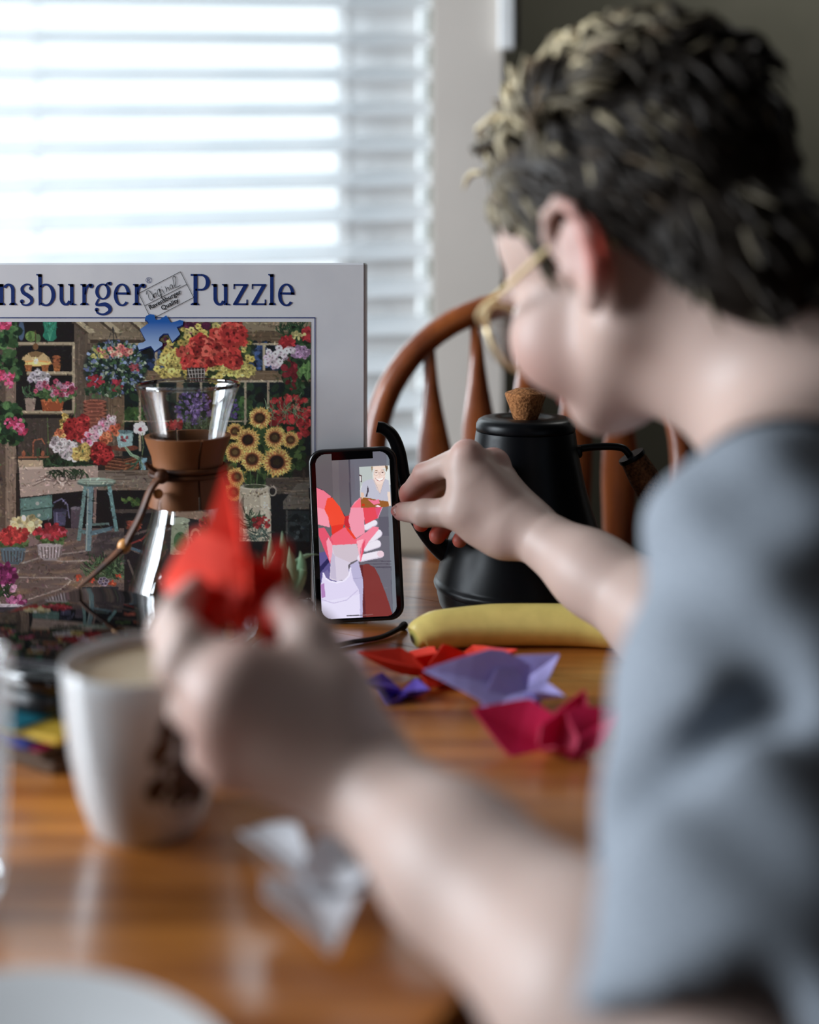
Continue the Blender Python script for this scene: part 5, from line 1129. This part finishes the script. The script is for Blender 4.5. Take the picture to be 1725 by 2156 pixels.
# white folded tissue in the foreground
wf = thing('folded_tissue', 'loose white folded paper lying between the mug and the forearm', 'paper', T(690, 1930, .7505))
for args, kw in (((T(640, 1850, .765), T(700, 2010, .756), .05, up), dict(fold=.2, curl=.1, wb=.8)), ((T(640, 1850, .765), T(840, 1900, .754), .05, up), dict(fold=.25, curl=.08, wb=.8)), ((T(640, 1850, .766), T(500, 1760, .754), .03, up), dict(fold=.3, curl=.1)), ((T(690, 1880, .768), T(800, 1800, .756), .04, up), dict(fold=.3, curl=.1, wb=.8))):
    g = Geo(); petal(g, *args, **kw); g.build('paper_fold', M['whitepaper'], wf, False, solid=.0007)
# ------------------------------------------------------------------ the person
a_ = math.radians(44); pit = math.radians(24)
fh = np.array((-math.sin(a_), math.cos(a_), 0)); HLt = np.array((-math.cos(a_), -math.sin(a_), 0))
HFv = fh * math.cos(pit) - zv * math.sin(pit); HUv = fh * math.sin(pit) + zv * math.cos(pit)
HAX = np.array([HFv, HLt, HUv])
ear0 = R(1225, 548, .70); Hc = ear0 - .072 * HLt
def H(f, l, u): return Hc + HFv * f + HLt * l + HUv * u
fT = unit((-.82, .57, 0)); lT = unit((-.53, -.85, 0))
Nk = np.array((.250, .685, .985)); SL = np.array((.172, .572, .925)); SR = np.array((.355, .800, .975))
EL = np.array((.112, .415, .772)); WL = R(745, 1625, .60); ER = np.array((.235, .86, .775)); WR = R(1108, 1112, .995)
hip = np.array((.50, .475, .545)); chest = Nk * .55 + hip * .45
pe = thing('person', 'person in glasses and grey shirt steadying the phone with one hand', 'person', (.45, .52, 0))

body_v, body_q, body_c = [], [], []
SK = lin((180, 155, 144)); SK2 = lin((178, 66, 48)); 
def add_body(bd, smooth=2, tint=None):
    V, Q = bd.mesh(); V = relax(V, Q, smooth)
    c = np.tile(SK, (len(V), 1))
    if tint is not None: w = np.clip(tint(V), 0, 1)[:, None]; c = c * (1 - w) + SK2 * w
    off = sum(len(x) for x in body_v); body_v.append(V); body_q.append(Q + off); body_c.append(c)
# head and neck
bd = Body((.0, .58, .90), (.36, .92, 1.23), .0023)
bd.ell(H(-.004, 0, .045), (.096, .0735, .086), HAX, .01); bd.ell(H(.042, 0, .036), (.048, .060, .050), HAX, .02)
bd.ell(H(.043, 0, -.027), (.048, .054, .053), HAX, .02)
for s_ in (-1, 1):
    bd.cone(H(.004, s_ * .053, -.040), H(.062, s_ * .020, -.070), .018, .016, .02); bd.ell(H(.064, s_ * .041, -.028), (.028, .025, .032), HAX, .016)
    bd.ell(H(.086, s_ * .028, .014), (.012, .02, .008), HAX, .012)
bd.ell(H(.070, 0, -.073), (.020, .023, .017), HAX, .016)
bd.cone(H(.092, 0, .004), H(.108, 0, -.030), .007, .0110, .010)
for s_ in (-1, 1): bd.ell(H(.099, s_ * .011, -.033), (.011, .0075, .008), HAX, .006)
bd.ell(H(.089, 0, -.054), (.008, .020, .005), HAX, .006); bd.ell(H(.087, 0, -.063), (.008, .017, .0055), HAX, .006)
for s_ in (-1, 1): bd.ell(H(.098, s_ * .031, -.003), (.012, .016, .010), HAX, .010, 'sub')
bd.cone(H(-.030, 0, -.030), Nk + (0, 0, -.01), .056, .060, .03); bd.cone(H(.008, 0, -.045), Nk + fT * .015 - zv * .01, .042, .046, .03)
bd.cone(Nk - zv * .02, SL + zv * .02, .055, .045, .04); bd.cone(Nk - zv * .02, SR + zv * .02, .055, .045, .04)
for s_ in (-1, 1):
    oc = lambda f, u, l=.083: H(f, s_ * l, u)
    bd.ell(oc(-.008, .0, .077), (.017, .0065, .029), HAX, .006)
    rim = [(.010, .006, .077), (.011, .020, .080), (.004, .030, .084), (-.010, .032, .089), (-.021, .022, .093), (-.024, .006, .092), (-.020, -.010, .089), (-.011, -.021, .085)]
    bd.chain([oc(*q) for q in rim], [.0042] * 8, .003)
    bd.ell(oc(-.004, -.026, .081), (.008, .0055, .0095), HAX, .005); bd.ell(oc(.009, -.004, .078), (.004, .005, .006), HAX, .003)
    bd.ell(oc(-.006, .002, .088), (.008, .0055, .012), HAX, .004, 'sub'); bd.ell(oc(-.008, .019, .090), (.008, .004, .006), HAX, .004, 'sub')
def ear_glow_tint(V):  # backlit red glow of the ear rim painted into skin colour; cheek flush
    q = V - H(-.008, .085, 0); return 2.2 * np.exp(-(q @ HFv / .017) ** 2 - (q @ HUv / .03) ** 2 - (q @ HLt / .014) ** 2) * (0.12 + 0.88 * np.clip((-(q @ HFv) - .002) / .012, 0, 1)) + .22 * np.exp(-(((V - H(.07, .05, -.04)) ** 2).sum(1)) / .03 ** 2)
add_body(bd, 2, ear_glow_tint)
# near (left) arm and hand
bd = Body((-.20, .36, .70), (.24, .70, .94), .0023)
bd.cone(SL, EL, .034, .036, .02); bd.chain([EL, EL * .75 + WL * .25 + (0, 0, .002), EL * .35 + WL * .65, WL], [.037, .0405, .031, .0245], .02)
def hand(bd, w, mcps, fingers, thumb, pr, k=.006):
    for m_, r in zip(mcps, pr): bd.cone(w, m_, .021, r, .016)
    for i_ in range(len(mcps) - 1): bd.cone(mcps[i_], mcps[i_ + 1], pr[i_], pr[i_ + 1], .008)
    for f_, r in fingers: bd.chain(f_, r, k)
    bd.chain(thumb[0], thumb[1], .010)
li = [R(520, 1425, .595), R(482, 1470, .588), R(470, 1530, .588), R(490, 1590, .592)]
hand(bd, WL, li, [
    ([li[0], R(395, 1352, .605), R(372, 1290, .625), R(412, 1238, .638)], [.0115, .0098, .0088, .0074]),
    ([li[1], R(372, 1405, .602), R(352, 1330, .628), R(398, 1280, .648)], [.0118, .0100, .0089, .0075]),
    ([li[2], R(398, 1490, .604), R(420, 1455, .628), R(470, 1420, .645)], [.0112, .0096, .0086, .0074]),
    ([li[3], R(436, 1585, .604), R(452, 1548, .622), R(494, 1515, .634)], [.0102, .0086, .0076, .0066])],
    ([R(715, 1560, .602), R(702, 1452, .606), R(655, 1345, .617), R(598, 1272, .630)], [.021, .0145, .0118, .0092]), [.0125, .0128, .0122, .0112])
bd.cone(R(690, 1470, .604), li[0], .018, .0125, .016); bd.cone(R(700, 1540, .60), li[1], .021, .015, .018); bd.cone(R(690, 1590, .60), li[3], .019, .013, .016)
def tipL(V):
    w = 0
    for p in (R(412, 1238, .638), R(398, 1280, .648), R(598, 1272, .63), li[0], li[1], li[2], li[3]): w = w + .5 * np.exp(-((V - p) ** 2).sum(1) / .014 ** 2)
    return w
add_body(bd, 2, tipL)
# far (right) arm and hand, in focus
bd = Body((-.035, .80, .715), (.30, 1.09, .93), .0014)
bd.cone(ER, SR, .041, .05, .02); bd.chain([ER, ER * .72 + WR * .28 + (0, 0, .002), ER * .35 + WR * .65, WR], [.040, .0405, .0295, .0222], .02)
ri = [R(984, 962, 1.008), R(1040, 980, 1.030), R(1058, 1010, 1.048), R(1066, 1046, 1.058)]
rth = [R(1050, 1118, .998), R(968, 1078, 1.003), R(895, 1080, 1.018), R(846, 1077, 1.046)]
for m_, r in zip(ri, (.0122, .0122, .0115, .0105)): bd.cone(WR, m_, .0205, r, .010)
for i_ in range(3): bd.cone(ri[i_], ri[i_ + 1], .0118, .0112, .007)
bd.chain([ri[0], R(893, 998, 1.036), R(862, 1038, 1.068), R(852, 1066, 1.080)], [.0118, .0094, .0084, .0070], .004)
bd.chain([ri[1], R(925, 1012, 1.052), R(890, 1068, 1.066), R(887, 1103, 1.062)], [.0118, .0096, .0086, .0072], .004)
bd.chain([ri[2], R(968, 1036, 1.068), R(940, 1098, 1.068), R(921, 1128, 1.058)], [.0112, .0094, .0086, .0076], .004)
bd.chain([ri[3], R(1010, 1068, 1.060), R(985, 1112, 1.058), R(968, 1138, 1.052)], [.0102, .0084, .0076, .0066], .004)
bd.chain(rth[:2], [.0200, .0142], .012); bd.chain(rth[1:], [.0140, .0108, .0082], .006)
bd.cone(R(975, 990, 1.006), R(985, 1075, 1.0), .0132, .0155, .010); bd.cone(R(1000, 1020, 1.005), R(1060, 1090, .998), .0165, .020, .014)
bd.ell(ri[0] + zv * .004 - np.array((0, .003, 0)), (.0125, .011, .0105), None, .005); bd.ell(ri[1] + zv * .003, (.0115, .011, .0105), None, .005)
bd.cone(R(1010, 1110, 1.004), R(1062, 1128, .998), .0145, .0165, .012)
def tipR(V):  # pink tips and knuckles, plus red glow of shaded fingers put into colour
    w = 0
    for p, k_ in ((R(846, 1077, 1.046), .55), (R(862, 1038, 1.068), .9), (R(893, 998, 1.036), .45), (R(887, 1103, 1.062), .9), (R(921, 1128, 1.058), .9), (R(968, 1138, 1.052), .9), (ri[0] + zv * .01, .4), (ri[1] + zv * .01, .5), (R(900, 1030, 1.05), .5)): w = w + k_ * np.exp(-((V - p) ** 2).sum(1) / .013 ** 2)
    return w
add_body(bd, 2, tipR)
# trunk and legs, carrying the clothes
knL, knR = np.array((.14, .52, .52)), np.array((.27, .80, .52)); hL, hR = hip + lT * .09, hip - lT * .09; anL, anR = np.array((.16, .50, .09)), np.array((.30, .78, .09))
bd = Body((.0, .2, .0), (.8, 1.0, 1.0), .008)
bd.chain([hip, chest, Nk - zv * .08], [.11, .11, .075], .05); bd.cone(SL, SR, .05, .05, .04)
for h_, k_, n_ in ((hL, knL, anL), (hR, knR, anR)): bd.chain([h_, k_, n_], [.078, .056, .036], .02); bd.ell(n_ + fT * .06 - zv * .05, (.10, .036, .03), np.array([fT, lT, zv]), .02)
add_body(bd, 1)
M['skin'] = attr_mat('skin', rough=0.5, spec=0.35, sss=0.12)
finish(quad_mesh('body', np.vstack(body_v), np.vstack(body_q), np.vstack(body_c)), 'body', M['skin'], pe, True, 180)
# nails
M['nail'] = plain('thumb_nail', L4(150, 96, 86), L4(170, 116, 104), 0.25, 60, 0.5)
td = unit(rth[3] - rth[2]); tn = unit(np.array((-.15, -1, .25)) - td * (np.array((-.15, -1, .25)) @ td)); ts = np.cross(td, tn)
g = Geo(); g.ball(rth[3] + td * .0005 + tn * .0066, (.0062, .0048, .0020), 16, 8, np.array([td, ts, tn])); g.build('thumb_nail', M['nail'], pe)
td = unit(R(598, 1272, .63) - R(655, 1345, .617)); tn = unit(np.array((.6, -.7, .3)) - td * (np.array((.6, -.7, .3)) @ td)); g = Geo(); g.ball(R(598, 1272, .63) + tn * .0078, (.0066, .005, .002), 16, 8, np.array([td, np.cross(td, tn), tn])); g.build('thumb_nail', M['nail'], pe)
# eyes
M['eye'] = plain('eye_white', L4(236, 232, 228), None, 0.2, 10); M['iris'] = plain('blue_grey_iris', L4(70, 90, 104), L4(40, 56, 70), 0.2, 200)
for s_ in (-1, 1):
    g = Geo(); g.ball(H(.082, s_ * .031, -.003), .0115, 16, 12); ey = g.build('eye', M['eye'], pe)
    g = Geo(); g.ball(H(.0925, s_ * .031, -.005), (.0018, .005, .005), 14, 8, HAX); g.build('iris', M['iris'], ey)
M['lip'] = plain('lips', L4(190, 110, 104), None, 0.45, 40)
g = Geo(); g.ball(H(.0945, 0, -.0585), (.0030, .016, .005), 16, 8, HAX); g.build('lips', M['lip'], pe)

# hair: a dark cap under many tapered locks
def hairline(f): return np.interp(f, [-.1, -.065, -.03, -.012, .010, .015, .034, .040, .066, .1], [-.100, -.066, -.014, .030, .036, .012, .012, .036, .068, .086])
bd = Body((.0, .58, .98), (.36, .92, 1.24), .003)
bd.ell(H(-.004, 0, .045), (.103, .0795, .094), HAX, .004); bd.ell(H(-.050, 0, -.030), (.058, .064, .075), HAX, .02)
X = bd.lo[0] + bd.res * np.arange(bd.n[0]); Yg = bd.lo[1] + bd.res * np.arange(bd.n[1]); Z = bd.lo[2] + bd.res * np.arange(bd.n[2])
PX, PY, PZ = X[:, None, None] - Hc[0], Yg[None, :, None] - Hc[1], Z[None, None, :] - Hc[2]
lf = PX * HFv[0] + PY * HFv[1] + PZ * HFv[2]; lu = PX * HUv[0] + PY * HUv[1] + PZ * HUv[2]
bd.d = np.maximum(bd.d, ((hairline(lf) - lu) * .7).astype('f'))
V, Q = bd.mesh(); V = relax(V, Q, 3)
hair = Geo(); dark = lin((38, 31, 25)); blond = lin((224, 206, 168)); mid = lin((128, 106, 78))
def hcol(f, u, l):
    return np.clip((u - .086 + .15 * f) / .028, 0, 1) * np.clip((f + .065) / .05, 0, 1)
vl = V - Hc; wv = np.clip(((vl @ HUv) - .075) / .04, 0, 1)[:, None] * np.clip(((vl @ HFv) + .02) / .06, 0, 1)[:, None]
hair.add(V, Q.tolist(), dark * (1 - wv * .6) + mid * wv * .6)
r2 = np.random.default_rng(3); cnt = 0
while cnt < 2300:                                     # overlapping clumps lying along the skull
    d = unit(r2.normal(size=3)); pL = np.array((-.004 + .101 * d[0], .078 * d[1], .045 + .092 * d[2]))
    if pL[2] < hairline(pL[0]) + .004: continue
    f_, l_, u_ = pL; n_ = unit((d[0] / .101, d[1] / .078, d[2] / .092)); cnt += 1
    top = np.clip((u_ - .070) / .04, 0, 1); front = np.clip((f_ + .02) / .06, 0, 1)
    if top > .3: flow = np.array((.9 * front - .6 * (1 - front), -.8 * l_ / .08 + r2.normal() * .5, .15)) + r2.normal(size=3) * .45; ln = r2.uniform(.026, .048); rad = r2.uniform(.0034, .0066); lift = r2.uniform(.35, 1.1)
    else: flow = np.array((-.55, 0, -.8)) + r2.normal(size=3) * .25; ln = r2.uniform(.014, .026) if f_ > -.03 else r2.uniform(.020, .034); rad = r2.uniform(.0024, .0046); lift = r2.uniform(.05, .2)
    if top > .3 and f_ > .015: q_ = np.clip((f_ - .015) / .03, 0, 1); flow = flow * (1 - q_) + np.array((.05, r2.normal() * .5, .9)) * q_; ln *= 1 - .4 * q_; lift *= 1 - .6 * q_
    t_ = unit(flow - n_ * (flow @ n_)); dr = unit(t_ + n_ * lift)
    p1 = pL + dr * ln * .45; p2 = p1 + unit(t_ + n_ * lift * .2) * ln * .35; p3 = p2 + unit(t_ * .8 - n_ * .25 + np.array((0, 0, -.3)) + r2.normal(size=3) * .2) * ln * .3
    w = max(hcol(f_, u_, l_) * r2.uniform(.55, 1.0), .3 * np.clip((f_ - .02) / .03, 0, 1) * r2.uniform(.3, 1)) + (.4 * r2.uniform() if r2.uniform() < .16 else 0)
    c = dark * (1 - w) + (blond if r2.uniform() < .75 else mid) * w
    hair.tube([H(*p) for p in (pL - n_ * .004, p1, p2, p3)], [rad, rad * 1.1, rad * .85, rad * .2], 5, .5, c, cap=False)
for _ in range(420):      # hair at the nape
    th, ph_ = r2.uniform(0, 6.283), r2.uniform(-1, 1); d = np.array((math.cos(th) * math.sqrt(1 - ph_ ** 2), math.sin(th) * math.sqrt(1 - ph_ ** 2), ph_)); pL = np.array((-.050 + .060 * d[0], .066 * d[1], -.030 + .077 * d[2]))
    if pL[0] > -.03 or pL[2] < hairline(pL[0]) + .012: continue
    dr = unit(np.array((-.1, 0, -1.0)) + d * .25 + r2.normal(size=3) * .2); ln = r2.uniform(.014, .026); rad = r2.uniform(.002, .004); w = .16 * r2.uniform() if r2.uniform() < .3 else 0
    hair.tube([H(*p) for p in (pL, pL + dr * ln * .5, pL + dr * ln)], [rad, rad, rad * .2], 5, .5, dark * (1 - w) + blond * w, cap=False)
for _ in range(12):       # loose fringe at the front
    l_ = r2.uniform(-.055, .05); f_ = r2.uniform(.05, .075); p0 = np.array((f_, l_, .112 - .35 * (f_ - .05) - abs(l_) * .25)); dr = unit((.8, r2.normal() * .3 + l_ * 3, r2.uniform(.0, .8))); ln = r2.uniform(.012, .020)
    pts = [p0, p0 + dr * ln * .5, p0 + dr * ln * .85 - np.array((0, 0, .004)), p0 + dr * ln - np.array((-.004, 0, .010))]; rr = r2.uniform(.003, .005); hair.tube([H(*p) for p in pts], [rr, rr * 1.2, rr, rr * .2], 5, .6, blond * r2.uniform(.7, 1.15), cap=False)
M['hair'] = attr_mat('hair', rough=0.55, spec=0.25)
hair.build('hair', M['hair'], pe, True, 180)
# eyebrows
M['brow'] = plain('eyebrow', L4(110, 84, 56), None, 0.7, 200)
for s_ in (-1, 1):
  g = Geo(); g.tube([H(.094, s_ * .014, .021), H(.095, s_ * .03, .026), H(.083, s_ * .047, .021)], [.0026, .003, .0012], 8, .5)
  g.build('eyebrow', M['brow'], pe)
# glasses
M['gold'] = plain('pale_gold_frame', L4(214, 190, 140), L4(226, 204, 156), 0.3, 30, 0.5, metal=.35); M['lens'] = thin_glass('lens_glass', (.98, .99, .99, 1), .12, .02, .5)
gs = Geo()
for s_ in (-1, 1):
    c = (.106, s_ * .034, -.010); an_ = np.linspace(0, 2 * math.pi, 41)
    gs.tube([H(c[0] - .010 * (abs(s_ * .034 + .026 * math.cos(t_)) / .06) ** 2, c[1] + .0265 * math.cos(t_), c[2] + .0235 * math.sin(t_)) for t_ in an_], .0017, 8, cap=False)
gs.tube([H(.107, -.009, -.004), H(.110, 0, -.001), H(.107, .009, -.004)], .0015, 8)
ge = gs.build('eyeglasses', M['gold'], pe)
for s_ in (-1, 1):
    g = Geo(); g.ball(H(.1035, s_ * .034, -.010), (.0010, .0262, .0232), 24, 10, HAX); g.build('lens', M['lens'], ge)
    g = Geo(); g.tube(spline([H(.097, s_ * .0600, -.003), H(.088, s_ * .0715, .003), H(.05, s_ * .0765, .008), H(.012, s_ * .0755, .016), H(-.010, s_ * .0735, .014), H(-.024, s_ * .0690, -.002)], 5), .0019, 8); g.build('temple', M['gold'], ge)

# grey T-shirt
sd = unit(EL - SL); cuff = SL + sd * .212
bd = Body((.0, .34, .46), (.78, 1.0, 1.06), .0048)
bd.chain([hip - zv * .03, hip * .7 + chest * .3, chest, Nk - zv * .09], [.152, .15, .145, .095], .05); bd.ell(chest + fT * .06 + zv * .03, (.085, .15, .12), np.array([fT, lT, zv]), .05)
bd.cone(Nk - zv * .048 - fT * .02, SL + zv * .006, .062, .051, .03); bd.cone(Nk - zv * .048 - fT * .02, SR + zv * .004, .062, .056, .03)
bd.chain([SL, SL + sd * .09, cuff + sd * .02], [.052, .057, .064], .03)
bd.cone(SL + sd * .11 - lT * .05 - fT * .02, chest - zv * .03 - fT * .03, .050, .10, .045)
sr = unit(ER - SR); bd.chain([SR, SR + sr * .09, SR + sr * .17], [.066, .066, .066], .03)
# pressed folds radiating from armpit and sleeve
X = (bd.lo[0] + bd.res * np.arange(bd.n[0]))[:, None, None]; Yg = (bd.lo[1] + bd.res * np.arange(bd.n[1]))[None, :, None]; Z = (bd.lo[2] + bd.res * np.arange(bd.n[2]))[None, None, :]
s1 = (X - SL[0]) * sd[0] + (Yg - SL[1]) * sd[1] + (Z - SL[2]) * sd[2]
fold = .0032 * np.sin(70 * (Z + .5 * X - .3 * Yg) + 5 * np.sin(14 * X + 9 * Yg)) + .0026 * np.sin(95 * (.6 * Z - .7 * X + .5 * Yg) + 3 * np.sin(20 * Z)) + .0022 * np.sin(62 * s1 + 3 * np.sin(30 * X + 22 * Z))
bd.d = (bd.d + fold.astype('f') * .55)
# open cuffs: plane cut, then hollow
def capsule_sub(bd, a, b, r):
    bd.cone(a, b, r, r, .006, 'sub')
cut = s1 - .217; near = ((X - cuff[0]) ** 2 + (Yg - cuff[1]) ** 2 + (Z - cuff[2]) ** 2) < .115 ** 2
bd.d = np.where(near, np.maximum(bd.d, cut.astype('f')), bd.d)
for (t0, f0), (t1, f1), rr in (((.045, 75), (.120, 15), .010), ((.150, 80), (.200, 25), .009)):
    q0, q1 = [SL + sd * t_ + .0790 * np.array((-math.cos(math.radians(p_)), -math.sin(math.radians(p_)), .0)) for t_, p_ in ((t0, f0), (t1, f1))]
    bd.cone(q0, q1, rr, rr * .8, .022, 'sub')
capsule_sub(bd, SL + sd * .185, cuff + sd * .12, .046)
V, Q = bd.mesh(); V = relax(V, Q, 2)
M['shirt'] = plain('grey_heather_jersey', L4(118, 124, 132), L4(142, 148, 156), 0.9, 420, 0.1, detail=3)
finish(quad_mesh('shirt', V, Q), 'shirt', M['shirt'], pe, True, 180)
# collar band
g = Geo(); nd = unit(H(-.03, 0, -.03) - Nk); ca = unit(np.cross(nd, (0, 1, 0))); cb_ = np.cross(nd, ca); c0 = Nk + nd * .006
g.tube([c0 + (ca * math.cos(t_) + cb_ * math.sin(t_)) * .074 - nd * .012 for t_ in np.linspace(0, 2 * math.pi, 49)], .006, 10, .8, cap=False)
# trousers and shoes
bd = Body((.0, .2, .04), (.8, 1.0, .72), .006)
bd.ell(hip, (.15, .17, .12), np.array([fT, lT, zv]), .04)
for h_, k_, n_ in ((hL, knL, anL), (hR, knR, anR)): bd.chain([h_, k_, n_ + zv * .03], [.092, .072, .058], .03)
V, Q = bd.mesh(); V = relax(V, Q, 2); M['trouser'] = plain('black_trouser_cloth', L4(20, 21, 25), L4(30, 31, 36), 0.9, 300, 0.1)
finish(quad_mesh('trousers', V, Q), 'trousers', M['trouser'], pe, True, 180)
for n_ in (anL, anR):
    bd = Body(n_ - .2, n_ + .2, .005); bd.cone(n_ - zv * .02, n_ - zv * .045, .045, .042, .02); bd.ell(n_ + fT * .065 - zv * .048, (.112, .043, .036), np.array([fT, lT, zv]), .02); bd.d = np.maximum(bd.d, (.004 - (bd.lo[2] + bd.res * np.arange(bd.n[2])))[None, None, :].astype('f'))
    V, Q = bd.mesh(); finish(quad_mesh('shoe', V, Q), 'shoe', M['blackplastic'], pe, True, 180)

# red paper flower held in the near hand
FY = .645
t = thing('origami_flower', 'red folded paper lily held up between thumb and fingers', 'paper flower', R(500, 1250, FY))
for args, kw in (((R(500, 1250, FY), R(478, 985, .655), .046, (-.7, -.7, .1)), dict(fold=.3, wb=.9, pk=.3)), ((R(505, 1235, .635), R(345, 1222, .672), .056, (-.5, -.8, .3)), dict(fold=.2, curl=.08, wb=.8)), ((R(540, 1240, .642), R(610, 1205, .63), .040, (.2, -1, .3)), dict(fold=.4, wb=.9)),
                 ((R(545, 1200, .655), R(600, 1260, .64), .046, (0, -1, .2)), dict(fold=.35, wb=.8)), ((R(500, 1190, .65), R(505, 1345, .636), .030, (0, -1, .1)), dict(fold=-.4, wb=.7)), ((R(560, 1290, .64), R(566, 1372, .636), .014, (0, -1, .1)), dict(fold=.1, wb=.9)), ((R(470, 1250, .64), R(395, 1290, .63), .02, (0, -1, .2)), dict(fold=.4))):
    g = Geo(); petal(g, *args, **kw); g.build('petal', M['redpaper'], t, False, solid=.0007)
